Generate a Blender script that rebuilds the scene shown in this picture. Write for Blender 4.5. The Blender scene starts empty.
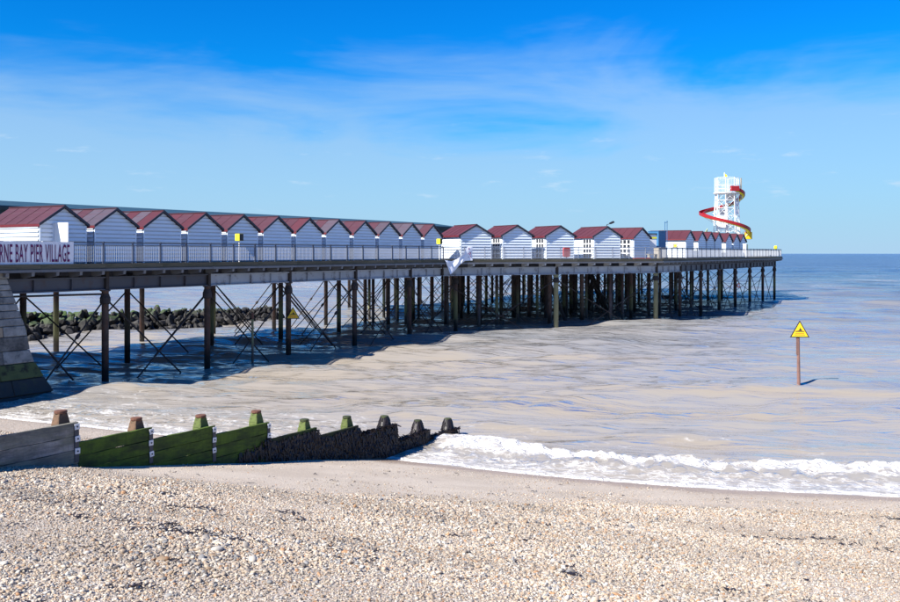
import bpy, bmesh, math, random
import numpy as np
from mathutils import Vector, Matrix, Quaternion, noise as mnoise

random.seed(7)
rng = np.random.default_rng(11)
scene = bpy.context.scene
C = scene.collection

# ------------------------------------------------------------------ camera
H = 6.3                                   # eye height above the water
cam = bpy.data.cameras.new('camera'); camo = bpy.data.objects.new('camera', cam); C.objects.link(camo)
cam.sensor_width = 36; cam.lens = 36.0; cam.shift_y = -48/900
cam.clip_start = 0.1; cam.clip_end = 20000
camo.location = (0, 0, H); camo.rotation_euler = (math.radians(90), 0, 0)
scene.camera = camo

# ------------------------------------------------------------------ light
SUN_EL = math.radians(40); SH = Vector((-0.79, -0.61)).normalized()
to_sun = Vector((SH.x*math.cos(SUN_EL), SH.y*math.cos(SUN_EL), math.sin(SUN_EL)))
sl = bpy.data.lights.new('sun', 'SUN'); sl.energy = 4.6; sl.angle = math.radians(0.53); sl.color = (1.0, 0.945, 0.85)
so = bpy.data.objects.new('sun', sl); C.objects.link(so); so.rotation_euler = to_sun.to_track_quat('Z', 'Y').to_euler()

# ------------------------------------------------------------------ exposure
scene.view_settings.view_transform = 'Standard'; scene.view_settings.look = 'None'
scene.view_settings.gamma = 1.0; scene.view_settings.exposure = 1.15; scene.view_settings.use_curve_mapping = False
scene.render.engine = 'CYCLES'

# ------------------------------------------------------------------ node helper
class NT:
    def __init__(s, tree): s.t = tree; s.n = tree.nodes; s.l = tree.links
    def node(s, ty, **kw):
        n = s.n.new(ty)
        for k, v in kw.items(): setattr(n, k, v)
        return n
    def put(s, sock, v):
        if v is None: return
        if isinstance(v, bpy.types.NodeSocket): s.l.new(v, sock)
        elif isinstance(v, (tuple, list)):
            v = tuple(v)
            if sock.type == 'RGBA' and len(v) == 3: v = v + (1,)
            sock.default_value = v
        else: sock.default_value = v
    def math(s, op, a, b=None, c=None, clamp=False):
        n = s.node('ShaderNodeMath', operation=op, use_clamp=clamp)
        s.put(n.inputs[0], a); s.put(n.inputs[1], b); s.put(n.inputs[2], c)
        return n.outputs[0]
    def mix(s, f, a, b, blend='MIX'):
        n = s.node('ShaderNodeMix', data_type='RGBA', blend_type=blend)
        s.put(n.inputs[0], f); s.put(n.inputs[6], a); s.put(n.inputs[7], b)
        return n.outputs[2]
    def noise(s, vec, scale, detail=4, rough=0.55, dist=0.0, out=0):
        n = s.node('ShaderNodeTexNoise'); s.put(n.inputs['Vector'], vec)
        n.inputs['Scale'].default_value = scale; n.inputs['Detail'].default_value = detail
        n.inputs['Roughness'].default_value = rough; n.inputs['Distortion'].default_value = dist
        return n.outputs[out]
    def voro(s, vec, scale, feature='F1', out=0):
        n = s.node('ShaderNodeTexVoronoi', feature=feature); s.put(n.inputs['Vector'], vec)
        n.inputs['Scale'].default_value = scale
        return n.outputs[out]
    def step(s, v, lo, hi, a=0.0, b=1.0):
        n = s.node('ShaderNodeMapRange', interpolation_type='SMOOTHSTEP')
        s.put(n.inputs[0], v); s.put(n.inputs[1], lo); s.put(n.inputs[2], hi); s.put(n.inputs[3], a); s.put(n.inputs[4], b)
        return n.outputs[0]
    def lin(s, v, lo, hi, a=0.0, b=1.0):
        n = s.node('ShaderNodeMapRange'); s.put(n.inputs[0], v)
        for i, q in enumerate((lo, hi, a, b)): s.put(n.inputs[i+1], q)
        return n.outputs[0]
    def mapping(s, vec, scale=(1, 1, 1), rot=(0, 0, 0), loc=(0, 0, 0)):
        n = s.node('ShaderNodeMapping'); s.put(n.inputs[0], vec)
        n.inputs[1].default_value = loc; n.inputs[2].default_value = rot; n.inputs[3].default_value = scale
        return n.outputs[0]
    def rotscale(s, vec, scale, rot): return s.mapping(s.mapping(vec, (1, 1, 1), rot), scale)
    def ramp(s, f, stops, interp='LINEAR'):
        n = s.node('ShaderNodeValToRGB'); n.color_ramp.interpolation = interp; e = n.color_ramp.elements
        while len(e) < len(stops): e.new(0.5)
        for q, (p, c) in zip(e, stops): q.position = p; q.color = tuple(c) + (1,)
        s.put(n.inputs[0], f); return n.outputs[0]
    def bump(s, h, strength, dist=0.02, normal=None):
        n = s.node('ShaderNodeBump'); s.put(n.inputs['Height'], h); s.put(n.inputs['Strength'], strength)
        n.inputs['Distance'].default_value = dist; s.put(n.inputs['Normal'], normal)
        return n.outputs[0]
    def sep(s, v):
        n = s.node('ShaderNodeSeparateXYZ'); s.put(n.inputs[0], v); return n.outputs

def material(name, build):
    m = bpy.data.materials.new(name); m.use_nodes = True
    t = NT(m.node_tree); b = m.node_tree.nodes['Principled BSDF']
    build(t, b); return m
def geo(t): return t.node('ShaderNodeNewGeometry').outputs['Position']
def objc(t): return t.node('ShaderNodeTexCoord').outputs['Object']
def oinfo(t): return t.node('ShaderNodeObjectInfo').outputs['Random']

def plain(name, col, rough=0.6, var=0.18, nscale=6.0, bump=0.15, stretch=(1, 1, 1), spec=0.4, metal=0.0, dirt=None, dirt_amt=0.5):
    """paint or raw surface with grain, blotches, per-object tint and optional dirt"""
    def f(t, b):
        v = t.mapping(objc(t), stretch)
        r = oinfo(t)
        n1 = t.noise(v, nscale, 6, 0.6); n2 = t.noise(v, nscale*0.23, 3)
        k = t.math('ADD', t.math('MULTIPLY', n1, 0.6), t.math('ADD', t.math('MULTIPLY', n2, 0.6), t.math('MULTIPLY', r, 0.35)))
        c = t.mix(t.lin(k, 0.4, 1.15), tuple(x*(1-var) for x in col), tuple(min(1, x*(1+var)) for x in col))
        if dirt:
            d = t.step(t.noise(v, nscale*0.5, 7, 0.7), 0.5, 0.68)
            c = t.mix(t.math('MULTIPLY', d, dirt_amt), c, dirt)
        t.put(b.inputs['Base Color'], c); t.put(b.inputs['Roughness'], t.lin(n1, 0.3, 0.7, rough-0.1, min(1, rough+0.1)))
        b.inputs['Specular IOR Level'].default_value = spec; b.inputs['Metallic'].default_value = metal
        if bump: t.put(b.inputs['Normal'], t.bump(n1, bump, 0.02))
    return material(name, f)

# ------------------------------------------------------------------ sky
world = bpy.data.worlds.new('World'); scene.world = world; world.use_nodes = True
wt = NT(world.node_tree); bg = world.node_tree.nodes['Background']
sky = wt.node('ShaderNodeTexSky', sky_type='NISHITA'); sky.sun_disc = False
sky.sun_elevation = SUN_EL; sky.sun_rotation = math.atan2(to_sun.x, to_sun.y)
sky.air_density = 1.0; sky.dust_density = 0.3; sky.ozone_density = 3.0
hs = wt.node('ShaderNodeHueSaturation'); hs.inputs['Saturation'].default_value = 1.45; hs.inputs['Value'].default_value = 1.0
wt.put(hs.inputs['Color'], sky.outputs[0])
wdir = wt.node('ShaderNodeTexCoord').outputs['Generated']
wx, wy, wz = wt.sep(wdir)
# thin high veil lying low over the sea, streaked along the horizon
ze = wt.math('MAXIMUM', wz, 0.0)
wv = wt.mapping(wdir, (2.2, 2.2, 9.0))
wn = wt.noise(wv, 1.3, 5, 0.55, 0.6)
wn2 = wt.noise(wt.mapping(wdir, (3.0, 3.0, 22.0)), 2.2, 6, 0.6, 0.3)
edge = wt.math('ADD', wt.math('ADD', ze, wt.math('MULTIPLY', wt.math('SUBTRACT', wn, 0.5), 0.23)), wt.math('MULTIPLY', wt.math('SUBTRACT', wn2, 0.5), 0.055))
veil = wt.step(edge, 0.12, 0.225, 1.0, 0.0)
blue = wt.mix(1.0, hs.outputs[0], (0.03, 0.60, 0.93), 'MULTIPLY')
pale = (2.35, 3.45, 4.65)
skyc = wt.mix(wt.math('MULTIPLY', veil, wt.lin(ze, 0.0, 0.25, 0.96, 0.42)), blue, pale)
# small faint cumulus puffs near the horizon
pf = wt.noise(wt.mapping(wdir, (5.0, 5.0, 26.0)), 3.1, 6, 0.6)
puff = wt.math('MULTIPLY', wt.step(pf, 0.60, 0.78), wt.math('MULTIPLY', wt.step(ze, 0.03, 0.07), wt.step(ze, 0.11, 0.16, 1.0, 0.0)))
skyc = wt.mix(wt.math('MULTIPLY', puff, 0.55), skyc, (3.4, 4.3, 5.2))
wt.put(bg.inputs['Color'], skyc); bg.inputs['Strength'].default_value = 0.085

# ------------------------------------------------------------------ mesh helpers
class MB:
    def __init__(s): s.v = []; s.f = []; s.m = []
    def add(s, vs, fs, mi=0):
        o = len(s.v); s.v += [tuple(p) for p in vs]; s.f += [tuple(i+o for i in f) for f in fs]; s.m += [mi]*len(fs)
    def hexa(s, p, mi=0):      # 8 points: bottom ring 0-3, top ring 4-7
        s.add(p, [(3, 2, 1, 0), (4, 5, 6, 7), (0, 1, 5, 4), (1, 2, 6, 5), (2, 3, 7, 6), (3, 0, 4, 7)], mi)
    def box(s, x0, x1, y0, y1, z0, z1, mi=0):
        s.hexa([(x0, y0, z0), (x1, y0, z0), (x1, y1, z0), (x0, y1, z0), (x0, y0, z1), (x1, y0, z1), (x1, y1, z1), (x0, y1, z1)], mi)
    def tube(s, a, b, r0, r1=None, n=8, mi=0, caps=True):
        a = Vector(a); b = Vector(b); r1 = r0 if r1 is None else r1
        d = (b-a).normalized(); q = d.orthogonal().normalized(); w = d.cross(q)
        vs = []
        for c, r in ((a, r0), (b, r1)):
            for k in range(n):
                t = 2*math.pi*k/n; vs.append(c + q*(r*math.cos(t)) + w*(r*math.sin(t)))
        fs = [(k, (k+1) % n, n+(k+1) % n, n+k) for k in range(n)]
        if caps: fs += [tuple(range(n-1, -1, -1)), tuple(range(n, 2*n))]
        s.add(vs, fs, mi)
    def lathe(s, prof, n=16, c=(0, 0, 0), mi=0):
        vs = [(c[0]+r*math.cos(2*math.pi*k/n), c[1]+r*math.sin(2*math.pi*k/n), c[2]+z) for z, r in prof for k in range(n)]
        fs = [(j*n+k, j*n+(k+1) % n, (j+1)*n+(k+1) % n, (j+1)*n+k) for j in range(len(prof)-1) for k in range(n)]
        fs += [tuple(range(n-1, -1, -1)), tuple((len(prof)-1)*n+k for k in range(n))]
        s.add(vs, fs, mi)
    def prism(s, poly, y0, y1, mi=0):     # poly in (x, z), extruded along y
        n = len(poly)
        vs = [(x, y0, z) for x, z in poly] + [(x, y1, z) for x, z in poly]
        fs = [tuple(range(n)), tuple(range(2*n-1, n-1, -1))] + [(i, i+n, (i+1) % n + n, (i+1) % n) for i in range(n)]
        s.add(vs, fs, mi)
    def mesh(s, name, mats, smooth=False):
        me = bpy.data.meshes.new(name); me.from_pydata(s.v, [], s.f)
        for m in (mats if isinstance(mats, (list, tuple)) else [mats]): me.materials.append(m)
        if any(s.m): me.polygons.foreach_set('material_index', s.m)
        bm = bmesh.new(); bm.from_mesh(me); bmesh.ops.recalc_face_normals(bm, faces=bm.faces); bm.to_mesh(me); bm.free()
        if smooth: me.polygons.foreach_set('use_smooth', [True]*len(me.polygons))
        me.update(); return me
def link(name, data, parent=None, loc=None, rot=None, scale=None):
    o = bpy.data.objects.new(name, data); C.objects.link(o)
    if parent: o.parent = parent
    if loc is not None: o.location = loc
    if rot is not None: o.rotation_euler = rot
    if scale is not None: o.scale = scale
    return o
def tag(o, label=None, cat=None, group=None, kind=None):
    if label: o['label'] = label
    if cat: o['category'] = cat
    if group: o['group'] = group
    if kind: o['kind'] = kind
    return o
def thing(name, label, cat, loc=(0, 0, 0), rz=0.0, group=None):
    o = link(name, None, None, loc, (0, 0, rz)); o.empty_display_size = 0.2
    return tag(o, label, cat, group)
def copy_tree(o, parent=None):
    c = o.copy(); C.objects.link(c); c.parent = parent
    for ch in list(o.children): copy_tree(ch, c)
    return c
def bevel(me, w):
    bm = bmesh.new(); bm.from_mesh(me)
    bmesh.ops.bevel(bm, geom=list(bm.edges), offset=w, segments=1, affect='EDGES', profile=0.5)
    bm.to_mesh(me); bm.free(); me.update(); return me

# ------------------------------------------------------------------ the ground plan
TH = math.atan2(0.8534, 0.5213)           # direction of the pier
PO = Vector((-43.6, 0, 0))                # pier axis origin: local x runs out to sea, local y away from the viewer
CU, SU = math.cos(TH), math.sin(TH)
def PL(u, w, z=0.0): return Vector((PO.x + CU*u - SU*w, PO.y + SU*u + CU*w, z))
ZD = 5.77                                 # deck level

SX = np.array([-400, -120, -60, -40, -25, -17, -10, -6, -3, -1.84, 0, 3.1, 6.67, 11.6, 20, 40, 120, 400.])
SY = np.array([150, 75, 52, 43.5, 37.6, 34.2, 31.1, 29.4, 28.1, 27.5, 26.6, 25.25, 24.1, 23.2, 22.0, 19.5, 15, 10.])
def smooth_interp(x):
    acc = 0
    for d in (-1.2, -0.6, 0, 0.6, 1.2): acc = acc + np.interp(np.asarray(x, float)+d, SX, SY)
    return acc/5
def vland(X, Y): return (smooth_interp(X)-Y)*0.91

def lattice(seed, n=256): return np.random.default_rng(seed).random((n, n))
LAT = {}
def vnoise(X, Y, s, seed=0):              # value noise, smooth, in [-1,1]
    if seed not in LAT: LAT[seed] = lattice(seed)
    L = LAT[seed]; n = L.shape[0]
    x = np.asarray(X)/s; y = np.asarray(Y)/s
    xi = np.floor(x).astype(int); yi = np.floor(y).astype(int); fx = x-xi; fy = y-yi
    fx = fx*fx*fx*(fx*(fx*6-15)+10); fy = fy*fy*fy*(fy*(fy*6-15)+10)
    a = L[xi % n, yi % n]; b = L[(xi+1) % n, yi % n]; c = L[xi % n, (yi+1) % n]; d = L[(xi+1) % n, (yi+1) % n]
    return (a*(1-fx)*(1-fy)+b*fx*(1-fy)+c*(1-fx)*fy+d*fx*fy)*2-1
def fbm(X, Y, s, seed=0, o=4):
    r = 0; a = 1; t = 0
    for k in range(o): r = r + a*vnoise(X, Y, s/2**k, seed+k); t += a; a *= 0.5
    return r/t
def sstep(x, a, b):
    t = np.clip((x-a)/(b-a), 0, 1); return t*t*(3-2*t)
def shingle_mask(X, Y):
    v = vland(X, Y)
    vb = np.interp(X, [-20, -6, -3, 0, 3, 8, 20], [11.4, 11.2, 10.6, 8.8, 6.6, 4.4, 3.5]) + 0.9*fbm(X, Y, 4.0, 20)
    vb = np.where(X-0.611*Y < -19.2, 0.9, vb)
    return sstep(v, vb-1.5, vb+0.9), v
def zbeach(X, Y):
    v = vland(X, Y)
    z = 0.178*np.clip(v, -14, 27) + 0.02*np.clip(v-27, 0, 40) - 0.012*np.clip(-14-v, 0, 300)
    m, _ = shingle_mask(X, Y)
    land = sstep(v, 0.6, 3)
    z = z + land*(0.035*fbm(X, Y, 5.0, 30, 3)) + m*(0.06 + 0.03*fbm(X, Y, 1.1, 40, 3) + 0.05*np.sin(v*1.3+2*fbm(X, Y, 7, 44, 2)))
    return z

def grid_mesh(name, X, Y, Z, mat, attrs=None):
    nr, nc = X.shape
    me = bpy.data.meshes.new(name)
    me.vertices.add(nr*nc); me.vertices.foreach_set('co', np.stack([X, Y, Z], -1).astype(np.float32).ravel())
    i = np.arange(nr*nc).reshape(nr, nc)
    q = np.stack([i[:-1, :-1], i[:-1, 1:], i[1:, 1:], i[1:, :-1]], -1).reshape(-1, 4)
    me.loops.add(q.size); me.loops.foreach_set('vertex_index', q.ravel().astype(np.int32))
    me.polygons.add(len(q)); me.polygons.foreach_set('loop_start', np.arange(0, q.size, 4, dtype=np.int32))
    me.polygons.foreach_set('use_smooth', np.ones(len(q), bool))
    me.update(calc_edges=True)
    for k, a in (attrs or {}).items():
        at = me.attributes.new(k, 'FLOAT', 'POINT'); at.data.foreach_set('value', a.astype(np.float32).ravel())
    me.materials.append(mat); return me

# ------------------------------------------------------------------ materials
def attr(t, name, ty='GEOMETRY', out='Fac'):
    n = t.node('ShaderNodeAttribute', attribute_type=ty, attribute_name=name); return n.outputs[out]

def m_beach(t, b):
    p = geo(t)
    sh = attr(t, 'shingle'); v = attr(t, 'landward')
    n = t.noise(p, 0.7, 5, 0.6); nf = t.noise(p, 60, 3, 0.7)
    sand = t.mix(t.step(n, 0.35, 0.68), (0.54, 0.465, 0.375), (0.45, 0.38, 0.30))
    cell = t.voro(p, 42, out=1); cellv = t.sep(cell)[0]
    grit = t.ramp(cellv, [(0, (0.10, 0.09, 0.085)), (0.2, (0.30, 0.25, 0.2)), (0.5, (0.46, 0.38, 0.30)), (0.8, (0.5, 0.46, 0.41)), (1, (0.36, 0.24, 0.15))])
    g2 = t.step(t.noise(p, 30, 2), 0.60, 0.68)
    sand = t.mix(t.math('MULTIPLY', g2, 0.55), sand, grit)
    sand = t.mix(t.lin(nf, 0.3, 0.7, 0, 0.35), sand, (0.30, 0.23, 0.18))
    col = t.mix(sh, sand, grit)
    wn = t.math('ADD', v, t.math('MULTIPLY', t.math('SUBTRACT', t.noise(p, 0.9, 4), 0.5), 1.6))
    wet = t.step(wn, 0.5, 1.9, 1.0, 0.0)
    col = t.mix(t.math('MULTIPLY', wet, 0.85), col, t.mix(1.0, col, (0.66, 0.58, 0.53), 'MULTIPLY'))
    t.put(b.inputs['Base Color'], col)
    t.put(b.inputs['Roughness'], t.lin(wet, 0, 1, 0.92, 0.42)); b.inputs['Specular IOR Level'].default_value = 0.3
    h = t.math('ADD', t.math('MULTIPLY', t.voro(p, 42), -0.6), t.math('ADD', t.math('MULTIPLY', t.noise(p, 9, 4), 0.8), t.math('MULTIPLY', nf, 0.3)))
    t.put(b.inputs['Normal'], t.bump(h, 0.55, 0.03))
M_BEACH = material('beach_sand', m_beach)

def m_sea(t, b):
    p = geo(t)
    foam = attr(t, 'foam'); silt = attr(t, 'silt'); far = attr(t, 'far')
    rot = (0, 0, math.radians(16))
    pw = t.rotscale(p, (0.22, 1.25, 1), (0, 0, math.radians(10)))
    nb = t.noise(pw, 0.10, 5, 0.6, 0.4)
    sl_ = t.math('ADD', silt, t.math('MULTIPLY', t.math('SUBTRACT', nb, 0.5), 0.5), clamp=True)
    nb2 = t.noise(t.rotscale(p, (0.11, 1.0, 1), (0, 0, math.radians(7))), 0.42, 5, 0.58, 0.3)
    sl_ = t.math('ADD', sl_, t.math('MULTIPLY', t.math('SUBTRACT', nb2, 0.5), 0.55), clamp=True)
    c = t.ramp(sl_, [(0, (0.018, 0.058, 0.080)), (0.3, (0.060, 0.095, 0.115)), (0.55, (0.23, 0.235, 0.24)), (0.8, (0.315, 0.295, 0.27)), (1, (0.345, 0.30, 0.24))])
    # lacy broken foam
    pv = t.rotscale(p, (0.75, 1.5, 1), rot)
    warp = t.noise(p, 2.3, 4, 0.6, out=1)
    wv_ = t.node('ShaderNodeVectorMath', operation='ADD'); t.put(wv_.inputs[0], pv)
    sc = t.node('ShaderNodeVectorMath', operation='SCALE'); t.put(sc.inputs[0], warp); sc.inputs[3].default_value = 0.55
    t.put(wv_.inputs[1], sc.outputs[0])
    lace = t.voro(wv_.outputs[0], 3.4, 'DISTANCE_TO_EDGE')
    lace = t.step(lace, 0.0, 0.22, 1.0, 0.0)
    nf = t.noise(pv, 3.0, 6, 0.65)
    nf2 = t.noise(pv, 0.9, 5, 0.6)
    fm = t.math('ADD', foam, t.math('ADD', t.math('MULTIPLY', t.math('SUBTRACT', lace, 0.4), 0.16), t.math('ADD', t.math('MULTIPLY', t.math('SUBTRACT', nf, 0.5), 1.15), t.math('MULTIPLY', t.math('SUBTRACT', nf2, 0.5), 0.75))))
    fm = t.math('MULTIPLY', t.step(fm, 0.26, 0.80), t.step(foam, 0.01, 0.12))
    fcol = t.mix(t.step(t.noise(pv, 7.0, 4), 0.42, 0.7), (0.70, 0.695, 0.685), (0.50, 0.45, 0.385))
    # ripples: capillary, chop, swell
    p1 = t.rotscale(p, (0.42, 1.4, 1), (0, 0, math.radians(9))); p2 = t.rotscale(p, (0.24, 1.2, 1), (0, 0, math.radians(7)))
    r4 = t.noise(t.rotscale(p, (0.16, 1.0, 1), (0, 0, math.radians(4))), 0.11, 6, 0.62, 0.2)
    r1 = t.noise(p1, 1.9, 5, 0.6, 0.15); r2 = t.noise(p1, 0.62, 3, 0.5, 0.25); r3 = t.noise(p2, 0.22, 3, 0.5, 0.3)
    h = t.math('ADD', t.math('MULTIPLY', r1, 0.075), t.math('ADD', t.math('MULTIPLY', r2, 0.28), t.math('MULTIPLY', r3, 0.42)))
    h = t.math('ADD', h, t.math('MULTIPLY', r4, 1.7))
    nrm = t.bump(h, 0.9, 1.0)
    # turbid body colour is lit through a calm surface; the rippled skin only reflects
    up = t.node('ShaderNodeCombineXYZ'); up.inputs[2].default_value = 1.0
    body = t.node('ShaderNodeBsdfDiffuse'); t.put(body.inputs['Color'], c); t.put(body.inputs['Normal'], up.outputs[0])
    skin = t.node('ShaderNodeBsdfGlossy'); skin.inputs['Color'].default_value = (1, 1, 1, 1); t.put(skin.inputs['Roughness'], t.lin(far, 0, 1, 0.10, 0.28)); t.put(skin.inputs['Normal'], nrm)
    fr = t.node('ShaderNodeFresnel'); fr.inputs[0].default_value = 1.333; t.put(fr.inputs['Normal'], nrm)
    ms = t.node('ShaderNodeMixShader'); t.put(ms.inputs[0], fr.outputs[0]); t.put(ms.inputs[1], body.outputs[0]); t.put(ms.inputs[2], skin.outputs[0])
    t.put(b.inputs['Base Color'], fcol); b.inputs['Roughness'].default_value = 0.8; b.inputs['Specular IOR Level'].default_value = 0.2
    t.put(b.inputs['Normal'], t.bump(t.math('ADD', nf, t.math('MULTIPLY', lace, 0.4)), 0.6, 0.15))
    mf = t.node('ShaderNodeMixShader'); t.put(mf.inputs[0], fm); t.put(mf.inputs[1], ms.outputs[0]); t.put(mf.inputs[2], b.outputs[0])
    out = [n for n in t.n if n.type == 'OUTPUT_MATERIAL'][0]; t.l.new(mf.outputs[0], out.inputs['Surface'])
M_SEA = material('sea_water', m_sea)

def m_pebble(t, b):
    c = attr(t, 'tint', 'INSTANCER', 'Color')
    n = t.noise(objc(t), 2.5, 4)
    c = t.mix(t.lin(n, 0.3, 0.7), t.mix(1.0, c, (0.78, 0.76, 0.74), 'MULTIPLY'), c)
    t.put(b.inputs['Base Color'], c); b.inputs['Roughness'].default_value = 0.62; b.inputs['Specular IOR Level'].default_value = 0.35
M_PEBBLE = material('pebble_flint', m_pebble)

def m_timber(base, tint2, algae, amt, rough=0.8):
    def f(t, b):
        o = objc(t); r = oinfo(t)
        off = t.node('ShaderNodeVectorMath', operation='ADD'); t.put(off.inputs[0], o)
        rv = t.node('ShaderNodeCombineXYZ'); t.put(rv.inputs[0], t.math('MULTIPLY', r, 37.0)); t.put(rv.inputs[2], t.math('MULTIPLY', r, 13.0))
        t.put(off.inputs[1], rv.outputs[0]); o2 = off.outputs[0]
        g = t.noise(t.mapping(o2, (0.7, 9, 14)), 2.2, 6, 0.65, 0.5)
        bl = t.noise(t.mapping(o2, (0.8, 1, 2.0)), 1.7, 5, 0.65)
        c = t.mix(t.step(g, 0.3, 0.7), base, tint2)
        c = t.mix(t.math('MULTIPLY', t.step(t.math('ADD', bl, t.math('MULTIPLY', r, 0.15)), 0.40, 0.62), amt), c, algae)
        sl2 = t.noise(t.mapping(o2, (0.5, 1, 1.3)), 3.1, 6, 0.7)
        c = t.mix(t.lin(sl2, 0.42, 0.62, 0, 0.75), c, tuple(x*0.38+0.012 for x in tint2))
        st = t.noise(t.mapping(o2, (7, 7, 0.6)), 1.6, 5, 0.7)
        c = t.mix(t.lin(st, 0.45, 0.75, 0, 0.5), c, tuple(x*0.35 for x in base))
        t.put(b.inputs['Base Color'], c); b.inputs['Roughness'].default_value = rough; b.inputs['Specular IOR Level'].default_value = 0.25
        t.put(b.inputs['Normal'], t.bump(t.math('ADD', g, t.math('MULTIPLY', bl, 0.5)), 0.45, 0.02))
    return f
M_PLANK_GREY = material('weathered_plank', m_timber((0.42, 0.385, 0.35), (0.26, 0.24, 0.22), (0.13, 0.14, 0.07), 0.55))
M_PLANK_GREEN = material('algae_plank', m_timber((0.075, 0.115, 0.02), (0.035, 0.055, 0.014), (0.10, 0.16, 0.018), 0.75))
M_PLANK_DARK = material('wet_weedy_plank', m_timber((0.04, 0.045, 0.02), (0.02, 0.02, 0.014), (0.06, 0.10, 0.02), 0.5))
M_WEED = plain('bladder_wrack', (0.020, 0.015, 0.016), 0.45, 0.6, 9, 0.3)
M_RUST = plain('rusted_iron', (0.12, 0.052, 0.033), 0.85, 0.45, 14, 0.5, dirt=(0.10, 0.07, 0.06))
M_POST_GREEN = plain('algae_post', (0.080, 0.105, 0.028), 0.85, 0.6, 16, 0.8, dirt_amt=0.85, dirt=(0.03, 0.028, 0.02))
M_POST_RUST = plain('rust_stained_post', (0.17, 0.10, 0.06), 0.85, 0.6, 16, 0.8, dirt_amt=0.85, dirt=(0.045, 0.04, 0.028))
M_POST_WEED = plain('weedy_post', (0.045, 0.055, 0.02), 0.7, 0.6, 12, 0.7, dirt=(0.012, 0.010, 0.010), dirt_amt=0.9)
M_WHITE_PLATE = plain('galvanised_plate', (0.72, 0.72, 0.72), 0.45, 0.12, 18, 0.2, dirt=(0.35, 0.22, 0.14), dirt_amt=0.35)
M_BOLT = plain('dark_bolt', (0.06, 0.06, 0.065), 0.6, 0.3, 20, 0.2)

def m_pile(t, b):
    o = geo(t); z = t.sep(o)[2]
    n = t.noise(o, 3.5, 6, 0.65); n2 = t.noise(t.mapping(o, (3, 3, 0.5)), 2.0, 5, 0.6); r = oinfo(t)
    c = t.mix(t.step(n, 0.35, 0.65), (0.050, 0.036, 0.034), (0.085, 0.070, 0.070))
    c = t.mix(t.math('MULTIPLY', t.step(n2, 0.48, 0.62), 0.55), c, (0.13, 0.055, 0.035))
    band = t.math('MULTIPLY', t.step(t.math('ADD', z, t.math('MULTIPLY', n2, 1.5)), 1.3, 2.0), t.step(t.math('ADD', z, t.math('MULTIPLY', n, 1.2)), 3.0, 4.2, 1.0, 0.0))
    c = t.mix(t.math('MULTIPLY', t.math('MULTIPLY', band, t.step(r, 0.45, 0.75)), 0.75), c, (0.19, 0.21, 0.10))
    wetb = t.step(t.math('ADD', z, t.math('MULTIPLY', n, 0.8)), 0.9, 1.6, 1.0, 0.0)
    c = t.mix(t.math('MULTIPLY', wetb, 0.8), c, (0.022, 0.022, 0.020))
    t.put(b.inputs['Base Color'], c); t.put(b.inputs['Roughness'], t.lin(wetb, 0, 1, 0.8, 0.45))
    t.put(b.inputs['Normal'], t.bump(n, 0.4, 0.04))
M_PILE = material('pile_iron', m_pile)
M_PILE_G = plain('limed_pile', (0.17, 0.18, 0.12), 0.85, 0.35, 4, 0.4, (2, 2, .6), dirt=(0.07, 0.05, 0.05), dirt_amt=0.8)
M_BRACE = plain('brace_iron', (0.035, 0.028, 0.027), 0.8, 0.4, 5, 0.0)
M_GIRDER_D = plain('dark_girder_paint', (0.060, 0.065, 0.085), 0.6, 0.25, 3, 0.2, dirt=(0.07, 0.035, 0.025), dirt_amt=0.5)
M_GIRDER_L = plain('pale_girder_paint', (0.30, 0.33, 0.38), 0.6, 0.25, 2.5, 0.2, dirt=(0.06, 0.035, 0.03), dirt_amt=0.85)
M_DECK = plain('deck_timber', (0.20, 0.175, 0.145), 0.85, 0.35, 5, 0.4, (0.6, 4, 4), dirt=(0.08, 0.09, 0.05))
M_EDGE = plain('deck_edge_timber', (0.105, 0.092, 0.062), 0.85, 0.4, 5, 0.5, (0.5, 5, 5), dirt=(0.04, 0.05, 0.025), dirt_amt=0.7)
M_LEDGE = plain('edge_steel', (0.14, 0.145, 0.16), 0.6, 0.3, 4, 0.3, dirt=(0.05, 0.04, 0.035))
M_BRACKET = plain('bracket_paint', (0.42, 0.42, 0.42), 0.6, 0.3, 6, 0.3, dirt=(0.12, 0.07, 0.05))
M_RAIL = plain('rail_paint', (0.085, 0.10, 0.14), 0.5, 0.25, 6, 0.0)
M_BAR = plain('galvanised_bar', (0.36, 0.38, 0.42), 0.5, 0.15, 6, 0.0, metal=0.2)
M_STONE = plain('abutment_stone', (0.22, 0.21, 0.19), 0.9, 0.85, 7.0, 1.0, dirt=(0.035, 0.035, 0.036), dirt_amt=0.7)
M_STONE_T = plain('abutment_stone_rusty', (0.30, 0.235, 0.165), 0.9, 0.6, 4.0, 0.9, dirt=(0.15, 0.08, 0.04), dirt_amt=0.5)
M_STONE_G = plain('abutment_stone_green', (0.060, 0.075, 0.024), 0.85, 0.7, 5.0, 0.9, dirt=(0.018, 0.018, 0.014), dirt_amt=0.95)
M_STONE_K = plain('abutment_stone_black', (0.020, 0.020, 0.017), 0.6, 0.6, 5.0, 0.9, dirt=(0.045, 0.055, 0.02), dirt_amt=0.5)
M_MORTAR = plain('mortar', (0.10, 0.095, 0.09), 0.95, 0.3, 5, 0.4)

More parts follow.
